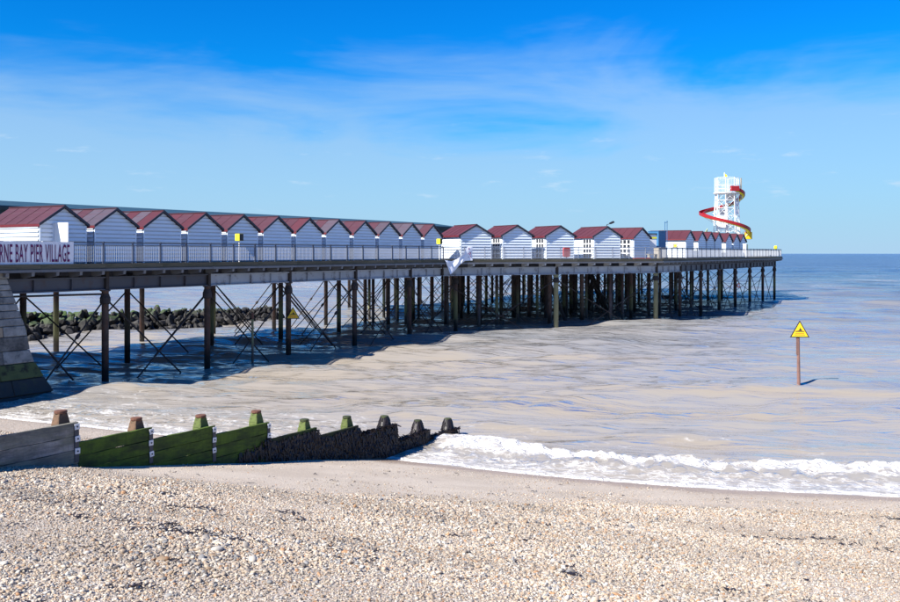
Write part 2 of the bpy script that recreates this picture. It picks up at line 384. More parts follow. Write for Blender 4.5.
M_WALL = plain('white_boards', (0.76, 0.83, 0.90), 0.55, 0.05, 2.0, 0.05, (0.4, 0.4, 3), dirt=(0.50, 0.51, 0.50), dirt_amt=0.5)
M_GAP_SHADE = plain('board_gap_shade', (0.53, 0.59, 0.66), 0.8, 0.2, 4, 0.0)  # shade in the grooves between boards, put into a darker colour
M_TRIM = plain('dark_trim', (0.028, 0.028, 0.045), 0.5, 0.2, 6, 0.1)
M_ROOF = plain('crimson_roof', (0.088, 0.029, 0.039), 0.6, 0.16, 3, 0.15, (4, 0.6, 1), spec=0.12)
M_ROOF2 = plain('faded_maroon_roof', (0.080, 0.034, 0.046), 0.6, 0.2, 3, 0.15, (4, 0.6, 1), spec=0.12, dirt=(0.08, 0.05, 0.06))
M_ROOF3 = plain('greyed_roof', (0.085, 0.068, 0.088), 0.55, 0.2, 3, 0.15, (4, 0.6, 1), spec=0.12, dirt=(0.09, 0.04, 0.05))
M_FASCIA = plain('crimson_fascia', (0.12, 0.016, 0.024), 0.5, 0.15, 6, 0.05)
M_GLASS = plain('dark_pane', (0.03, 0.035, 0.045), 0.12, 0.3, 4, 0.0, spec=0.6)
M_TEAL = plain('teal_sheet', (0.022, 0.060, 0.085), 0.6, 0.25, 3, 0.1)
M_TEAL_D = plain('dark_teal_fascia', (0.018, 0.032, 0.038), 0.6, 0.25, 3, 0.1)
M_BLUE = plain('blue_container_paint', (0.04, 0.14, 0.29), 0.45, 0.12, 4, 0.1)
M_CLOTH = plain('banner_cloth', (0.74, 0.75, 0.80), 0.8, 0.06, 5, 0.1)
M_INK = plain('purple_ink', (0.12, 0.012, 0.085), 0.8, 0.2, 9, 0.0)
M_YELLOW = plain('sign_yellow', (0.80, 0.52, 0.015), 0.45, 0.06, 8, 0.0)
M_LEMON = plain('lemon_paint', (0.80, 0.74, 0.03), 0.45, 0.06, 8, 0.0)
M_BLACK = plain('black_paint', (0.015, 0.015, 0.017), 0.5, 0.2, 8, 0.0)
M_RED = plain('red_gelcoat', (0.30, 0.012, 0.018), 0.35, 0.12, 5, 0.05)
M_REDD = plain('dull_red_case', (0.42, 0.05, 0.05), 0.5, 0.12, 5, 0.05)
M_ORANGE = plain('orange_text', (0.75, 0.12, 0.02), 0.5, 0.1, 9, 0.0)
M_WHITE = plain('white_steel', (0.80, 0.80, 0.80), 0.45, 0.06, 5, 0.05)
M_WOODPOLE = plain('brown_pole', (0.16, 0.085, 0.07), 0.8, 0.35, 6, 0.4, dirt=(0.05, 0.035, 0.03))
M_GREYBIN = plain('grey_timber_bin', (0.30, 0.27, 0.22), 0.8, 0.25, 6, 0.3)
M_SLATE = plain('dark_cover', (0.05, 0.055, 0.07), 0.7, 0.25, 6, 0.2)
M_PALEGREEN = plain('pale_lime_sheet', (0.62, 0.70, 0.35), 0.6, 0.1, 5, 0.1)

# ------------------------------------------------------------------ the beach
def axis(parts):
    out = [parts[0][0]]
    for a, b, n in parts: out += list(np.linspace(a, b, n+1)[1:])
    return np.array(out)
ax = axis([(-400, -60, 20), (-60, -22, 40), (-22, 20, 330), (20, 60, 40), (60, 400, 20)])
ay = axis([(-120, -10, 12), (-10, 3, 26), (3, 34, 300), (34, 60, 30), (60, 160, 12)])
X, Y = np.meshgrid(ax, ay)
msk, vv = shingle_mask(X, Y)
beach = link('beach', grid_mesh('beach', X, Y, zbeach(X, Y), M_BEACH, {'shingle': msk, 'landward': vv})); tag(beach, kind='structure')

# ------------------------------------------------------------------ the sea
ang = np.radians(np.concatenate([np.linspace(-88, -34, 70)[:-1], np.linspace(-34, 34, 660), np.linspace(34, 88, 70)[1:]]))
rr = [17.0]
while rr[-1] < 9000:
    r = rr[-1]; d = 0.06 if r < 36 else (0.06+0.0055*(r-36) if r < 650 else 0.04*r)
    rr.append(r + d)
rr = np.array(rr)
A, R = np.meshgrid(ang, rr)
X = R*np.sin(A); Y = R*np.cos(A)
s = -vland(X, Y)                                   # metres seaward of the waterline
lim = np.where(R < 36, 0.06, np.where(R < 650, 0.06+0.0055*(R-36), 0.04*R))
hz = np.zeros_like(X)
wr = np.random.default_rng(5)
for k in range(46):
    lam = 0.9*(1.17**(k % 23)) * wr.uniform(0.9, 1.1)
    th = math.radians(101) + wr.normal(0, 0.42 if lam < 4 else 0.22)
    ph = wr.uniform(0, 6.28); a = 0.0125*lam**0.80 if lam < 8 else 0.05*(lam/8)**0.5
    w8 = np.clip((lam/lim-3)/4, 0, 1)
    g = 0.55+0.45*vnoise(X, Y, 6+lam*2, 60+k)
    arg = (X*math.cos(th)+Y*math.sin(th))*2*math.pi/lam + ph + 0.8*vnoise(X, Y, 9, 100)
    hz += w8*g*a*(np.sin(arg)+0.22*np.sin(2*arg+0.7))
hz *= sstep(s, 0.5, 7)
stir = np.zeros_like(X)
# low swells steepening towards the shore
for k, (s0, amp, wd) in enumerate(((6.6, 0.10, 0.8), (10.6, 0.11, 1.0), (15.5, 0.11, 1.3), (21.5, 0.09, 1.6), (28, 0.08, 1.9), (35.5, 0.10, 2.0), (43, 0.09, 2.1), (51.5, 0.10, 2.3), (61, 0.10, 2.5), (72, 0.11, 2.8), (85, 0.12, 3.0))):
    ss = s + 1.1*fbm(X, Y, 9, 200+k, 2) + 0.4*fbm(X, Y, 2.5, 215+k, 2)
    am = amp*np.clip(0.40+1.2*vnoise(X, Y, 7+0.08*s0, 230+k), 0, 1.3)
    d = (ss-s0)/wd; stir += np.clip(am/amp, 0, 1)*np.exp(-((d+0.55)/0.45)**2); hz += 2.0*am*np.where(d < 0, np.exp(-(d*1.7)**2), np.exp(-(d*0.75)**2))
# the breaker
east = sstep(X, -1.6, 0.4)*(1-0.0*X)
sb = 3.0 + 0.5*vnoise(X, Y*0, 5.0, 260) + 0.25*fbm(X, Y, 1.2, 262, 2)
db = s - sb
prof = np.where(db > 0, np.exp(-(db/0.55)**2), np.exp(-(db/1.25)**2))
amp = (0.20+0.09*vnoise(X, Y, 2.6, 270))*np.where(X > -2.0, east, 0.35*sstep(X, -16, -5))
lump = fbm(X, Y, 0.55, 280, 4)
hz += amp*prof*(1+0.45*lump)
turb = sstep(s, 0.5, 1.4)*(1-sstep(s, 3.0, 3.6))*np.where(X > -1.6, east, 0.5)
hz += 0.13*turb*fbm(X, Y, 0.35, 290, 3)
hz += 0.035*sstep(s, 0.2, 1.4)*(1-sstep(s, 2.5, 4.5))
hz = np.where(s < 0.15, 0.015+0.178*np.clip(s, -1, 0)*1.5+hz*0, hz*sstep(s, 0.0, 0.8)+0.015)
foam = np.zeros_like(X)
foam += 0.70*sstep(s, 1.3, 2.2)*(1-sstep(db, -0.15, 0.45))*np.where(X > -1.6, east, 0.5)
foam = np.maximum(foam, 0.43*(1-sstep(s, 1.0, 2.2))*sstep(s, -0.4, 0.15))
foam = np.maximum(foam, 0.9*(1-sstep(np.abs(s-0.12+0.15*fbm(X, Y, 1.5, 300, 3)), 0.05, 0.25)))
foam = np.maximum(foam, 0.34*sstep(s, 1.5, 3.0)*(1-sstep(s, 4.0, 9.0))*np.where(X < -3, 0.8, 0.5))
cap = sstep(fbm(X, Y, 14, 310, 2), 0.25, 0.6)*sstep(s, 20, 60)*(1-sstep(R, 220, 420))
foam = np.maximum(foam, 0.30*cap)
sE = s*(0.32+0.68*sstep(X, -18, 70))
silt = np.interp(sE, [-5, 0, 8, 20, 32, 55, 90, 160, 400, 1200], [0.86, 0.82, 0.68, 0.64, 0.61, 0.57, 0.50, 0.38, 0.22, 0.03])
silt += 0.34*np.exp(-((X+4)/16)**2)*np.exp(-((s-17)/12)**2)
silt += 0.24*stir*(1-0.7*sstep(s, 25, 60))                                   # sand stirred up in the steepening fronts
far = sstep(R, 60, 500)
sea = link('sea', grid_mesh('sea', X, Y, hz, M_SEA, {'foam': foam, 'silt': silt, 'far': far})); tag(sea, kind='structure')

# ------------------------------------------------------------------ shingle: loose pebbles
def scatter(n, x0, x1, y0, y1):
    return rng.uniform(x0, x1, n), rng.uniform(y0, y1, n)
px, py = scatter(1450000, -19, 19, 2.5, 27)
m, v = shingle_mask(px, py)
infr = np.abs(px) < 0.57*py+1.3
far_k = np.interp(py, [2, 9, 20, 27], [1.0, 1.0, 0.85, 0.7])
strew = np.clip(0.10+0.18*fbm(px, py, 1.6, 50, 3), 0.012, 0.3)
pr = np.where(infr, 1.0, 0.4)*far_k*np.maximum(m, strew*sstep(v, 0.3, 2.0))
pr *= np.where(v < 0.25, 0, 1)
keep = rng.random(len(px)) < pr
px, py, m, v = px[keep], py[keep], m[keep], v[keep]
N = len(px)
rad = np.clip(np.exp(rng.normal(math.log(0.0095), 0.42, N)), 0.006, 0.042)*np.where(m > 0.5, 1.0, 0.72)
patch = fbm(px, py, 2.6, 55, 3); rad *= 1+0.6*np.clip(patch, -0.6, 0.9)
scl = np.stack([rad*rng.uniform(0.9, 1.5, N), rad*rng.uniform(0.7, 1.1, N), rad*rng.uniform(0.42, 0.8, N)], -1)
rot = np.stack([rng.normal(0, 0.35, N), rng.normal(0, 0.35, N), rng.uniform(0, 6.28, N)], -1)
pz = zbeach(px, py)+scl[:, 2]*rng.uniform(0.0, 0.75, N)
pal = np.array([(0.52, 0.46, 0.395), (0.56, 0.53, 0.49), (0.44, 0.35, 0.27), (0.36, 0.255, 0.17), (0.47, 0.385, 0.305), (0.30, 0.275, 0.255), (0.22, 0.23, 0.255), (0.11, 0.10, 0.098), (0.38, 0.20, 0.095), (0.58, 0.55, 0.52), (0.48, 0.40, 0.33)])
wts = np.array([.16, .10, .14, .12, .14, .08, .06, .07, .04, .05, .10]); wts /= wts.sum()
pal = np.array([0.44, 0.375, 0.31])+(pal-np.array([0.44, 0.375, 0.31]))*0.86
tint = pal[rng.choice(len(pal), N, p=wts)]*rng.uniform(0.80, 1.13, (N, 1))*(0.96+0.16*fbm(px, py, 3.2, 70, 3)+0.10*np.sin(v*2.1+2.5*fbm(px, py, 6, 75, 2)))[:, None]
tint = np.concatenate([np.clip(tint*np.array([1.0, 0.99, 0.93]), 0, 0.85), np.ones((N, 1))], 1)
me = bpy.data.meshes.new('shingle'); me.vertices.add(N); me.vertices.foreach_set('co', np.stack([px, py, pz], -1).astype(np.float32).ravel())
for nm, ty, key, arr in (('stone_scale', 'FLOAT_VECTOR', 'vector', scl), ('stone_turn', 'FLOAT_VECTOR', 'vector', rot), ('tint', 'FLOAT_COLOR', 'color', tint)):
    a = me.attributes.new(nm, ty, 'POINT'); a.data.foreach_set(key, arr.astype(np.float32).ravel())
me.materials.append(M_PEBBLE)
shingle = link('shingle', me); tag(shingle, 'loose cream, tan and grey shingle covering the foreground beach', 'shingle', kind='stuff')
gt = bpy.data.node_groups.new('scatter_shingle', 'GeometryNodeTree')
gt.interface.new_socket('Geometry', in_out='INPUT', socket_type='NodeSocketGeometry'); gt.interface.new_socket('Geometry', in_out='OUTPUT', socket_type='NodeSocketGeometry')
G = NT(gt)
gi = G.node('NodeGroupInput'); go = G.node('NodeGroupOutput')
ico = G.node('GeometryNodeMeshIcoSphere'); ico.inputs['Subdivisions'].default_value = 2; ico.inputs['Radius'].default_value = 1.0
sp = G.node('GeometryNodeSetPosition'); gn = G.node('ShaderNodeTexNoise'); gn.inputs['Scale'].default_value = 1.1
vs_ = G.node('ShaderNodeVectorMath', operation='SUBTRACT'); G.put(vs_.inputs[0], gn.outputs[1]); vs_.inputs[1].default_value = (0.5, 0.5, 0.5)
vm_ = G.node('ShaderNodeVectorMath', operation='SCALE'); G.put(vm_.inputs[0], vs_.outputs[0]); vm_.inputs[3].default_value = 0.9
G.put(sp.inputs['Geometry'], ico.outputs[0]); G.put(sp.inputs['Offset'], vm_.outputs[0])
ss_ = G.node('GeometryNodeSetShadeSmooth'); G.put(ss_.inputs[0], sp.outputs[0])
sm_ = G.node('GeometryNodeSetMaterial'); G.put(sm_.inputs[0], ss_.outputs[0]); sm_.inputs['Material'].default_value = M_PEBBLE
a1 = G.node('GeometryNodeInputNamedAttribute', data_type='FLOAT_VECTOR'); a1.inputs[0].default_value = 'stone_scale'
a2 = G.node('GeometryNodeInputNamedAttribute', data_type='FLOAT_VECTOR'); a2.inputs[0].default_value = 'stone_turn'
ip = G.node('GeometryNodeInstanceOnPoints')
G.put(ip.inputs['Points'], gi.outputs[0]); G.put(ip.inputs['Instance'], sm_.outputs[0]); G.put(ip.inputs['Rotation'], a2.outputs[0]); G.put(ip.inputs['Scale'], a1.outputs[0])
G.put(go.inputs[0], ip.outputs[0])
md = shingle.modifiers.new('scatter', 'NODES'); md.node_group = gt

# dried weed along the strand lines
def zb1(x, y): return float(zbeach(np.array([x]), np.array([y]))[0])
wb = MB(); wr2 = random.Random(3)
def weed_clump(x, y, n, L, spread):
    for _ in range(n):
        a = wr2.uniform(0, 6.28); cx = x+wr2.gauss(0, spread); cy = y+wr2.gauss(0, spread*0.45); z = zb1(cx, cy)+0.02
        p = Vector((cx, cy, z)); w = wr2.uniform(0.004, 0.011)
        for k in range(3):
            q = p+Vector((math.cos(a), math.sin(a), wr2.uniform(-0.15, 0.3)))*(L*wr2.uniform(0.12, 0.32)); q.z = max(q.z, zb1(q.x, q.y)+0.012)
            sd = Vector((-math.sin(a), math.cos(a), 0))*w
            wb.hexa([p-sd, p+sd, q+sd, q-sd, p-sd+Vector((0, 0, .006)), p+sd+Vector((0, 0, .006)), q+sd+Vector((0, 0, .006)), q-sd+Vector((0, 0, .006))])
            p = q; a += wr2.uniform(-0.8, 0.8)
STRAND = [(-4.45, 11.43, 11, 0.119, 0.287), (-4.18, 11.4, 12, 0.119, 0.345), (-3.89, 11.29, 8, 0.102, 0.345), (-3.48, 10.98, 14, 0.136, 0.253), (-3.21, 10.89, 14, 0.17, 0.207), (-2.99, 10.86, 14, 0.17, 0.161), (-5.81, 12.46, 11, 0.102, 0.345), (-5.63, 12.99, 11, 0.102, 0.345), (-7.83, 16.01, 12, 0.119, 0.345), (-7.45, 15.96, 7, 0.119, 0.345), (-4.85, 13.87, 7, 0.102, 0.207), (-4.05, 13.69, 14, 0.119, 0.138), (-3.83, 13.84, 8, 0.102, 0.092), (-3.65, 13.69, 11, 0.102, 0.092), (-4.7, 14.94, 9, 0.102, 0.115), (-3.6, 11.36, 11, 0.102, 0.115), (-2.45, 10.59, 14, 0.119, 0.138), (-2.91, 8.32, 14, 0.119, 0.115), (-2.44, 13.65, 13, 0.119, 0.138), (-2.13, 13.19, 11, 0.102, 0.092), (0.14, 12.89, 8, 0.102, 0.115), (1.46, 10.51, 9, 0.119, 0.069), (3.15, 10.21, 7, 0.085, 0.069), (4.88, 14.41, 8, 0.085, 0.115), (5.46, 14.45, 13, 0.119, 0.184), (6.1, 14.72, 14, 0.136, 0.115), (6.19, 13.92, 11, 0.102, 0.161), (6.45, 13.49, 8, 0.102, 0.161), (8.63, 17.45, 14, 0.119, 0.069), (0.99, 12.76, 7, 0.102, 0.23), (-1.11, 10.03, 7, 0.085, 0.23), (-3.76, 9.68, 7, 0.085, 0.23), (-5.13, 10.75, 7, 0.085, 0.172), (-2.6, 11.13, 5, 0.085, 0.115)]
for (gx, gy, n, L, sp_) in STRAND: weed_clump(gx, gy, n, L, sp_)
for _ in range(230):
    gx, gy = wr2.uniform(-12, 12), wr2.uniform(6, 24)
    if vland(np.array([gx]), np.array([gy]))[0] > 2: weed_clump(gx, gy, wr2.randint(1, 3), 0.09, 0.04)
tag(link('dried_seaweed', wb.mesh('dried_seaweed', M_WEED)), 'dark dried seaweed scraps strewn in lines over the shingle', 'seaweed', kind='stuff')

# ------------------------------------------------------------------ timber groyne
GR = thing('timber_groyne', 'timber groyne of stepped plank panels running from shingle into the surf', 'groyne', (-19, 0, 0), TH)
def GW(u, w): return (-19+CU*u-SU*w, SU*u+CU*w)
gu = [21.45+1.889*i for i in range(-4, 9)]
top = [3.9, 3.65, 3.4, 3.12, 2.84, 2.42, 2.15, 1.93, 1.48, 1.23, 0.95, 0.45, 0.20]
post_top = [4.2, 3.95, 3.7, 3.42, 3.09, 2.65, 2.42, 2.24, 1.72, 1.51, 1.23, 0.80, 0.56]
PH = 0.285
def plank_mesh(mat, seed):
    r = random.Random(seed); b = MB(); L = 1.889-0.012; n = 7
    ring = []
    for k in range(n+1):
        x = L*k/n; j = lambda s=0.008: r.uniform(-s, s)
        ring.append([(x, -0.075+j(), 0.006+j(0.006)), (x, 0.0, 0.006+j(0.006)), (x, 0.0, PH-0.006+j(0.009)), (x, -0.075+j(), PH-0.006+j(0.009))])
    vs = [p for q in ring for p in q]; fs = []
    for k in range(n):
        for i in range(4):
            a = k*4+i; c = k*4+(i+1) % 4; fs.append((a, c, c+4, a+4))
    fs += [(0, 1, 2, 3), (n*4+3, n*4+2, n*4+1, n*4)]
    b.add(vs, fs); return b.mesh('plank', mat)
PLANKS = {k: [plank_mesh(m_, 10*i+j) for j in range(4)] for i, (k, m_) in enumerate((('grey', M_PLANK_GREY), ('green', M_PLANK_GREEN), ('dark', M_PLANK_DARK)))}
def post_mesh(mat):
    b = MB(); b.box(-0.135, 0.135, -0.135, 0.135, -2.4, -0.42)
    b.hexa([(-.135, -.135, -.42), (.135, -.135, -.42), (.135, .135, -.42), (-.135, .135, -.42), (-.14, -.14, -.30), (.14, -.14, -.30), (.14, .14, -.30), (-.14, .14, -.30)])
    b.hexa([(-.14, -.14, -.30), (.14, -.14, -.30), (.14, .14, -.30), (-.14, .14, -.30), (-.095, -.095, -.06), (.095, -.095, -.06), (.095, .095, -.06), (-.095, .095, -.06)])
    return bevel(b.mesh('post', mat), 0.012)
def cap_mesh(mat):
    b = MB(); b.lathe([(-.065, .118), (-.055, .128), (-.012, .128), (0, .112)], 14); return b.mesh('post_cap', mat)
POSTS = {'rust': post_mesh(M_POST_RUST), 'green': post_mesh(M_POST_GREEN), 'weed': post_mesh(M_POST_WEED)}
CAPS = {'rust': cap_mesh(M_RUST), 'green': cap_mesh(M_POST_WEED), 'weed': cap_mesh(M_POST_WEED)}
pb = MB(); pb.box(-.06, .06, -.014, 0, -.06, .06); PLATE = bevel(pb.mesh('bolt_plate', M_WHITE_PLATE), 0.004)
pb = MB(); pb.lathe([(0, .018), (.016, .018), (.022, .010)], 6); BOLT = pb.mesh('bolt', M_BOLT)
pb = MB(); pb.box(-.05, .05, -.012, 0, 0, 1.0); STRAP = pb.mesh('strap', M_BOLT)
strand_rng = random.Random(99)
for i, u in enumerate(gu):
    k = i-4
    kind = 'rust' if k <= 1 else ('green' if k <= 5 else 'weed')
    if k == 2: kind = 'green'
    p = link('post', POSTS[kind], GR, (u, 0.16, post_top[i]), (strand_rng.gauss(0, .012), strand_rng.gauss(0, .012), strand_rng.gauss(0, .04)))
    c = link('post_cap', CAPS['rust' if k <= 3 else kind], p)
    x0 = u-1.889+0.24
    gx, gy = GW(u-0.7, 0); ground = zb1(gx, gy)
    fam = 'grey' if k <= 0 else ('green' if k <= 3 else 'dark')
    z = top[i]; j = 0
    while z > min(ground, 0.1)-0.35 and j < 9:
        z -= PH; f2 = 'green' if (fam == 'grey' and j >= 4) else fam
        q = link('plank', PLANKS[f2][(i*3+j) % 4], GR, (x0, -0.02+0.004*((i+j) % 3), z)); j += 1
    if k <= 3:
        s_ = link('strap', STRAP, GR, (u+0.185, -0.0985, ground-0.1), None, (1, 1, top[i]-ground+0.06))
        for b_ in range(4):
            zz = top[i]-0.09-0.25*b_
            if zz > ground-0.02:
                pl = link('bolt_plate', PLATE, GR, (u+0.185+strand_rng.uniform(-.012, .012), -0.113, zz), (0, strand_rng.uniform(-.12, .12), 0))
                link('bolt', BOLT, pl, (0, -0.014, 0), (math.radians(90), 0, 0))
    # wrack hanging from the seaward planks
    if k >= 3:
        b = MB(); dens = {3: 130, 4: 760, 5: 900, 6: 950, 7: 560, 8: 520}[k]
        for _ in range(dens):
            if k == 3: uu = x0+1.889*(1-strand_rng.random()**1.6*0.62)
            else: uu = x0+strand_rng.uniform(-0.02, 1.93)
            zt = top[i]-strand_rng.uniform(0.0, 1)*(top[i]-ground+0.1)
            if k == 3: zt = ground+strand_rng.uniform(0.15, 0.5)*(0.4+0.6*(uu-x0)/1.889)
            elif k <= 5: zt = min(zt, top[i]-0.05-0.10*strand_rng.random())
            L = strand_rng.uniform(0.12, 0.38); w = strand_rng.uniform(0.012, 0.03); d = -0.10-strand_rng.uniform(0, 0.05)
            pts = []
            for q in range(4):
                pts.append(Vector((uu+strand_rng.gauss(0, .018)*q, d-0.012*q+strand_rng.gauss(0, .012), zt-L*q/3)))
            for q in range(3):
                a, e = pts[q], pts[q+1]; wa = w*(1-0.22*q); we = w*(1-0.22*(q+1))
                b.add([a+Vector((-wa, 0, 0)), a+Vector((wa, -.008, 0)), e+Vector((we, -.008, 0)), e+Vector((-we, 0, 0)), a+Vector((0, .02, 0)), e+Vector((0, .02, 0))],
                      [(0, 1, 2, 3), (1, 4, 5, 2), (4, 0, 3, 5)])
        if k >= 6:   # shaggy posts and top edge
            for _ in range(420):
                a_ = strand_rng.uniform(0, 6.28); zt = post_top[i]-strand_rng.random()*0.75+0.0
                rad_ = 0.12+0.14*min(1, (post_top[i]-zt)/0.5); wv2 = 0.02
                c_ = Vector((u+math.cos(a_)*rad_, 0.16+math.sin(a_)*rad_, zt)); tx = Vector((-math.sin(a_), math.cos(a_), 0))*wv2; out = Vector((math.cos(a_), math.sin(a_), 0))
                e_ = c_+out*0.06+Vector((0, 0, -strand_rng.uniform(.1, .25)))
                b.add([c_-tx, c_+tx, e_+tx*.6, e_-tx*.6, c_-out*.03, e_-out*.04], [(0, 1, 2, 3), (1, 4, 5, 2), (4, 0, 3, 5)])
            for _ in range(240):
                uu = x0+strand_rng.uniform(0, 1.93); c_ = Vector((uu, -0.05+strand_rng.gauss(0, .04), top[i]+0.01)); e_ = c_+Vector((strand_rng.gauss(0, .08), strand_rng.gauss(-.03, .08), strand_rng.uniform(-.06, .05)))
                b.add([c_+Vector((-.02, 0, 0)), c_+Vector((.02, 0, 0)), e_+Vector((.015, 0, 0)), e_+Vector((-.015, 0, 0)), c_+Vector((0, 0, -.03)), e_+Vector((0, 0, -.03))], [(0, 1, 2, 3), (1, 4, 5, 2), (4, 0, 3, 5)])
        tag(link('seaweed', b.mesh('seaweed', M_WEED), GR), kind='stuff')

# ------------------------------------------------------------------ rock breakwater beyond the pier
def m_rock(t, b):
    o = geo(t); z = t.sep(o)[2]; nz = t.sep(t.node('ShaderNodeNewGeometry').outputs['Normal'])[2]; r = oinfo(t)
    n = t.noise(o, 2.2, 6, 0.65); n2 = t.noise(o, 0.5, 3)
    c = t.mix(t.step(n, 0.35, 0.7), (0.007, 0.0065, 0.007), (0.026, 0.024, 0.024))
    c = t.mix(t.math('MULTIPLY', t.step(r, 0.7, 0.9), 0.4), c, (0.07, 0.065, 0.06))
    al = t.math('MULTIPLY', t.step(t.math('ADD', nz, t.math('MULTIPLY', n, 0.8)), 0.65, 1.1), t.step(t.math('ADD', z, t.math('MULTIPLY', n2, 1.6)), 1.75, 2.5))
    c = t.mix(t.math('MULTIPLY', al, 0.85), c, (0.055, 0.10, 0.020))
    t.put(b.inputs['Base Color'], c); b.inputs['Roughness'].default_value = 0.75
    t.put(b.inputs['Normal'], t.bump(n, 0.7, 0.08))
M_ROCK = material('armour_rock', m_rock)
def rock_mesh(seed):
    bm = bmesh.new(); bmesh.ops.create_icosphere(bm, subdivisions=2, radius=1.0); r = random.Random(seed)
    cuts = [(Vector((r.gauss(0, 1), r.gauss(0, 1), r.gauss(0, 1))).normalized(), r.uniform(0.42, 0.75)) for _ in range(11)]
    for v in bm.verts:
        p = v.co.copy()
        for n, d in cuts:
            e = p.dot(n)-d
            if e > 0: p -= n*e
        p += 0.06*Vector(mnoise.noise_vector(p*1.9+Vector((seed, 0, 0)))); v.co = p
    me = bpy.data.meshes.new('rock'); bm.to_mesh(me); bm.free(); me.materials.append(M_ROCK); return me
ROCKS = [rock_mesh(s_) for s_ in range(9)]
BW = thing('rock_breakwater', 'dark boulder breakwater with green algae on top, seen under the pier', 'breakwater', (-31.8, 67.5, 0), math.atan2(20.0, 14.6))
rk = random.Random(21); Lb = math.hypot(14.6, 20.0)
u_ = -9.0
cnt = 0
while u_ < Lb:
    t_ = max(0, min(1, u_/Lb)); hh = 1.75*(1-t_)+0.9*t_; half = 1.5+hh*0.9
    for lay in range(4):
        zc = hh*(0.08+0.28*lay); hw_ = half*(1-0.25*lay)
        ww = -hw_
        while ww < hw_*0.2:
            sc_ = rk.uniform(0.22, 0.55)*(0.75+0.35*hh/2.3)
            if ww < -hw_+1.3 or lay == 3:
                link('rock', ROCKS[rk.randrange(9)], BW, (u_+rk.uniform(-.3, .3), ww+rk.uniform(-.2, .2), zc+rk.uniform(-.15, .15)-0.1), (rk.uniform(0, 6), rk.uniform(0, 6), rk.uniform(0, 6)), (sc_*rk.uniform(1.0, 1.7), sc_, sc_*rk.uniform(.7, 1.1))); cnt += 1
            ww += sc_*1.25
    u_ += 0.62
cm_ = MB()
cm_.hexa([(-9, -1.6, -.6), (Lb, -.6, -.6), (Lb, 1.4, -.6), (-9, 2.4, -.6), (-9, -.6, 1.4), (Lb, -.2, .55), (Lb, 1.0, .55), (-9, 1.4, 1.4)]); link('core', cm_.mesh('core', M_ROCK), BW)

# ------------------------------------------------------------------ stone abutment at the landward end
AB = thing('stone_abutment', 'battered stone abutment with algae-dark flared foot carrying the landward end of the pier', 'abutment', PO, TH)
def flare(z): return float(np.interp(z, [-1.5, -0.4, 0.5, 1.5, 1.65, 3.0, 5.3], [2.3, 1.72, 1.22, 0.86, 0.72, 0.56, 0.0]))
AU, AW0, AW1, A0 = 46.0, -0.45, 14.4, 20.0
zc_ = [-1.4, -0.5, 0.25, 0.9, 1.55, 2.1, 2.7, 3.15, 3.48, 3.8, 4.1, 4.4, 4.68, 4.94, 5.2]
core = MB()
ring = []
for z in zc_:
    a = flare(z)-0.07; ring.append([(A0, AW0-a, z), (AU+a, AW0-a, z), (AU+a, AW1+a, z), (A0, AW1+a, z)])
for q in range(len(ring)-1): core.hexa(ring[q]+ring[q+1])
link('core', core.mesh('core', M_MORTAR), AB)
rb = random.Random(5)
for ci in range(len(zc_)-1):
    z0, z1 = zc_[ci]+0.012, zc_[ci+1]-0.012
    mats_ = [M_STONE_K] if z1 < 0.95 else ([M_STONE_G] if z1 < 1.6 else ([M_STONE, M_STONE, M_STONE_T] if z1 < 3.9 else [M_STONE]))
    for face in (0, 1):
        span = (AU-32.0) if face == 0 else (AW1-AW0)
        pos = 0.0; first = True
        while pos < span:
            ln = rb.uniform(0.35, 0.85) if z0 > 3.1 else rb.uniform(0.75, 1.35)*(0.5 if first and ci % 2 == face else 1); first = False
            e = min(span, pos+ln); pr_ = rb.uniform(0.0, 0.035)
            b = MB(); P = []
            for z in (z0, z1):
                a = flare(z)
                for (s_, d_) in ((pos+0.01, a+pr_), (e-0.01, a+pr_), (e-0.01, a-0.14), (pos+0.01, a-0.14)):
                    k0 = a if s_ < 0.3 else 0.0
                    if face == 0: P.append((AU+k0-s_*1.0, AW0-d_, z))
                    else: P.append((AU+d_, AW0-k0*0.93+s_+(0.15 if s_ < .3 else 0), z))
            b.hexa(P); link('stone_block', bevel(b.mesh('stone_block', rb.choice(mats_)), 0.022), AB)
            pos = e
cp = MB(); cp.box(A0, AU+0.05, AW0-0.12, AW1+0.12, 5.2, 5.42); link('coping', cp.mesh('coping', M_STONE), AB)

# ------------------------------------------------------------------ the pier
PIER = thing('pleasure_pier', 'long timber-decked pleasure pier on dark iron piles reaching out to a wide pier head', 'pier', PO, TH)
bents = [51.4+6.62*i for i in range(0, 6)]            # neck bents
ROWN = [0.0, 6.6, 13.3]
HU = [101.6+7.15*i for i in range(8)]
HW = [-10.75, -3.6, 3.55, 10.7, 17.8, 24.0]
pm = MB(); pm.lathe([(-3.0, .168), (4.42, .168), (4.45, .25), (4.5, .25)], 14); PILE = pm.mesh('pile', M_PILE, True)
pm = MB(); pm.lathe([(-3.0, .30), (4.42, .30), (4.5, .36)], 14); PILE_T = pm.mesh('pile', M_PILE, True)
pm = MB(); pm.lathe([(-3.0, .20), (4.42, .20), (4.45, .27), (4.5, .27)], 14); PILE_G = pm.mesh('pile', M_PILE_G, True)
for q in (PILE, PILE_T, PILE_G):
    for p in q.polygons: p.use_smooth = len(p.vertices) == 4
pm = MB(); pm.lathe([(-.22, .19), (-.16, .25), (.10, .25), (.2, .205), (.28, .19)], 14); COLLAR = pm.mesh('collar', M_BRACE)
pm = MB(); pm.tube((0, 0, 0), (0, 0, 1), 1.0, n=6); ROD = pm.mesh('brace', M_BRACE)
pm = MB(); pm.lathe([(-.16, .035), (-.1, .085), (.1, .085), (.16, .035)], 8); TURN = pm.mesh('turnbuckle', M_BRACE)
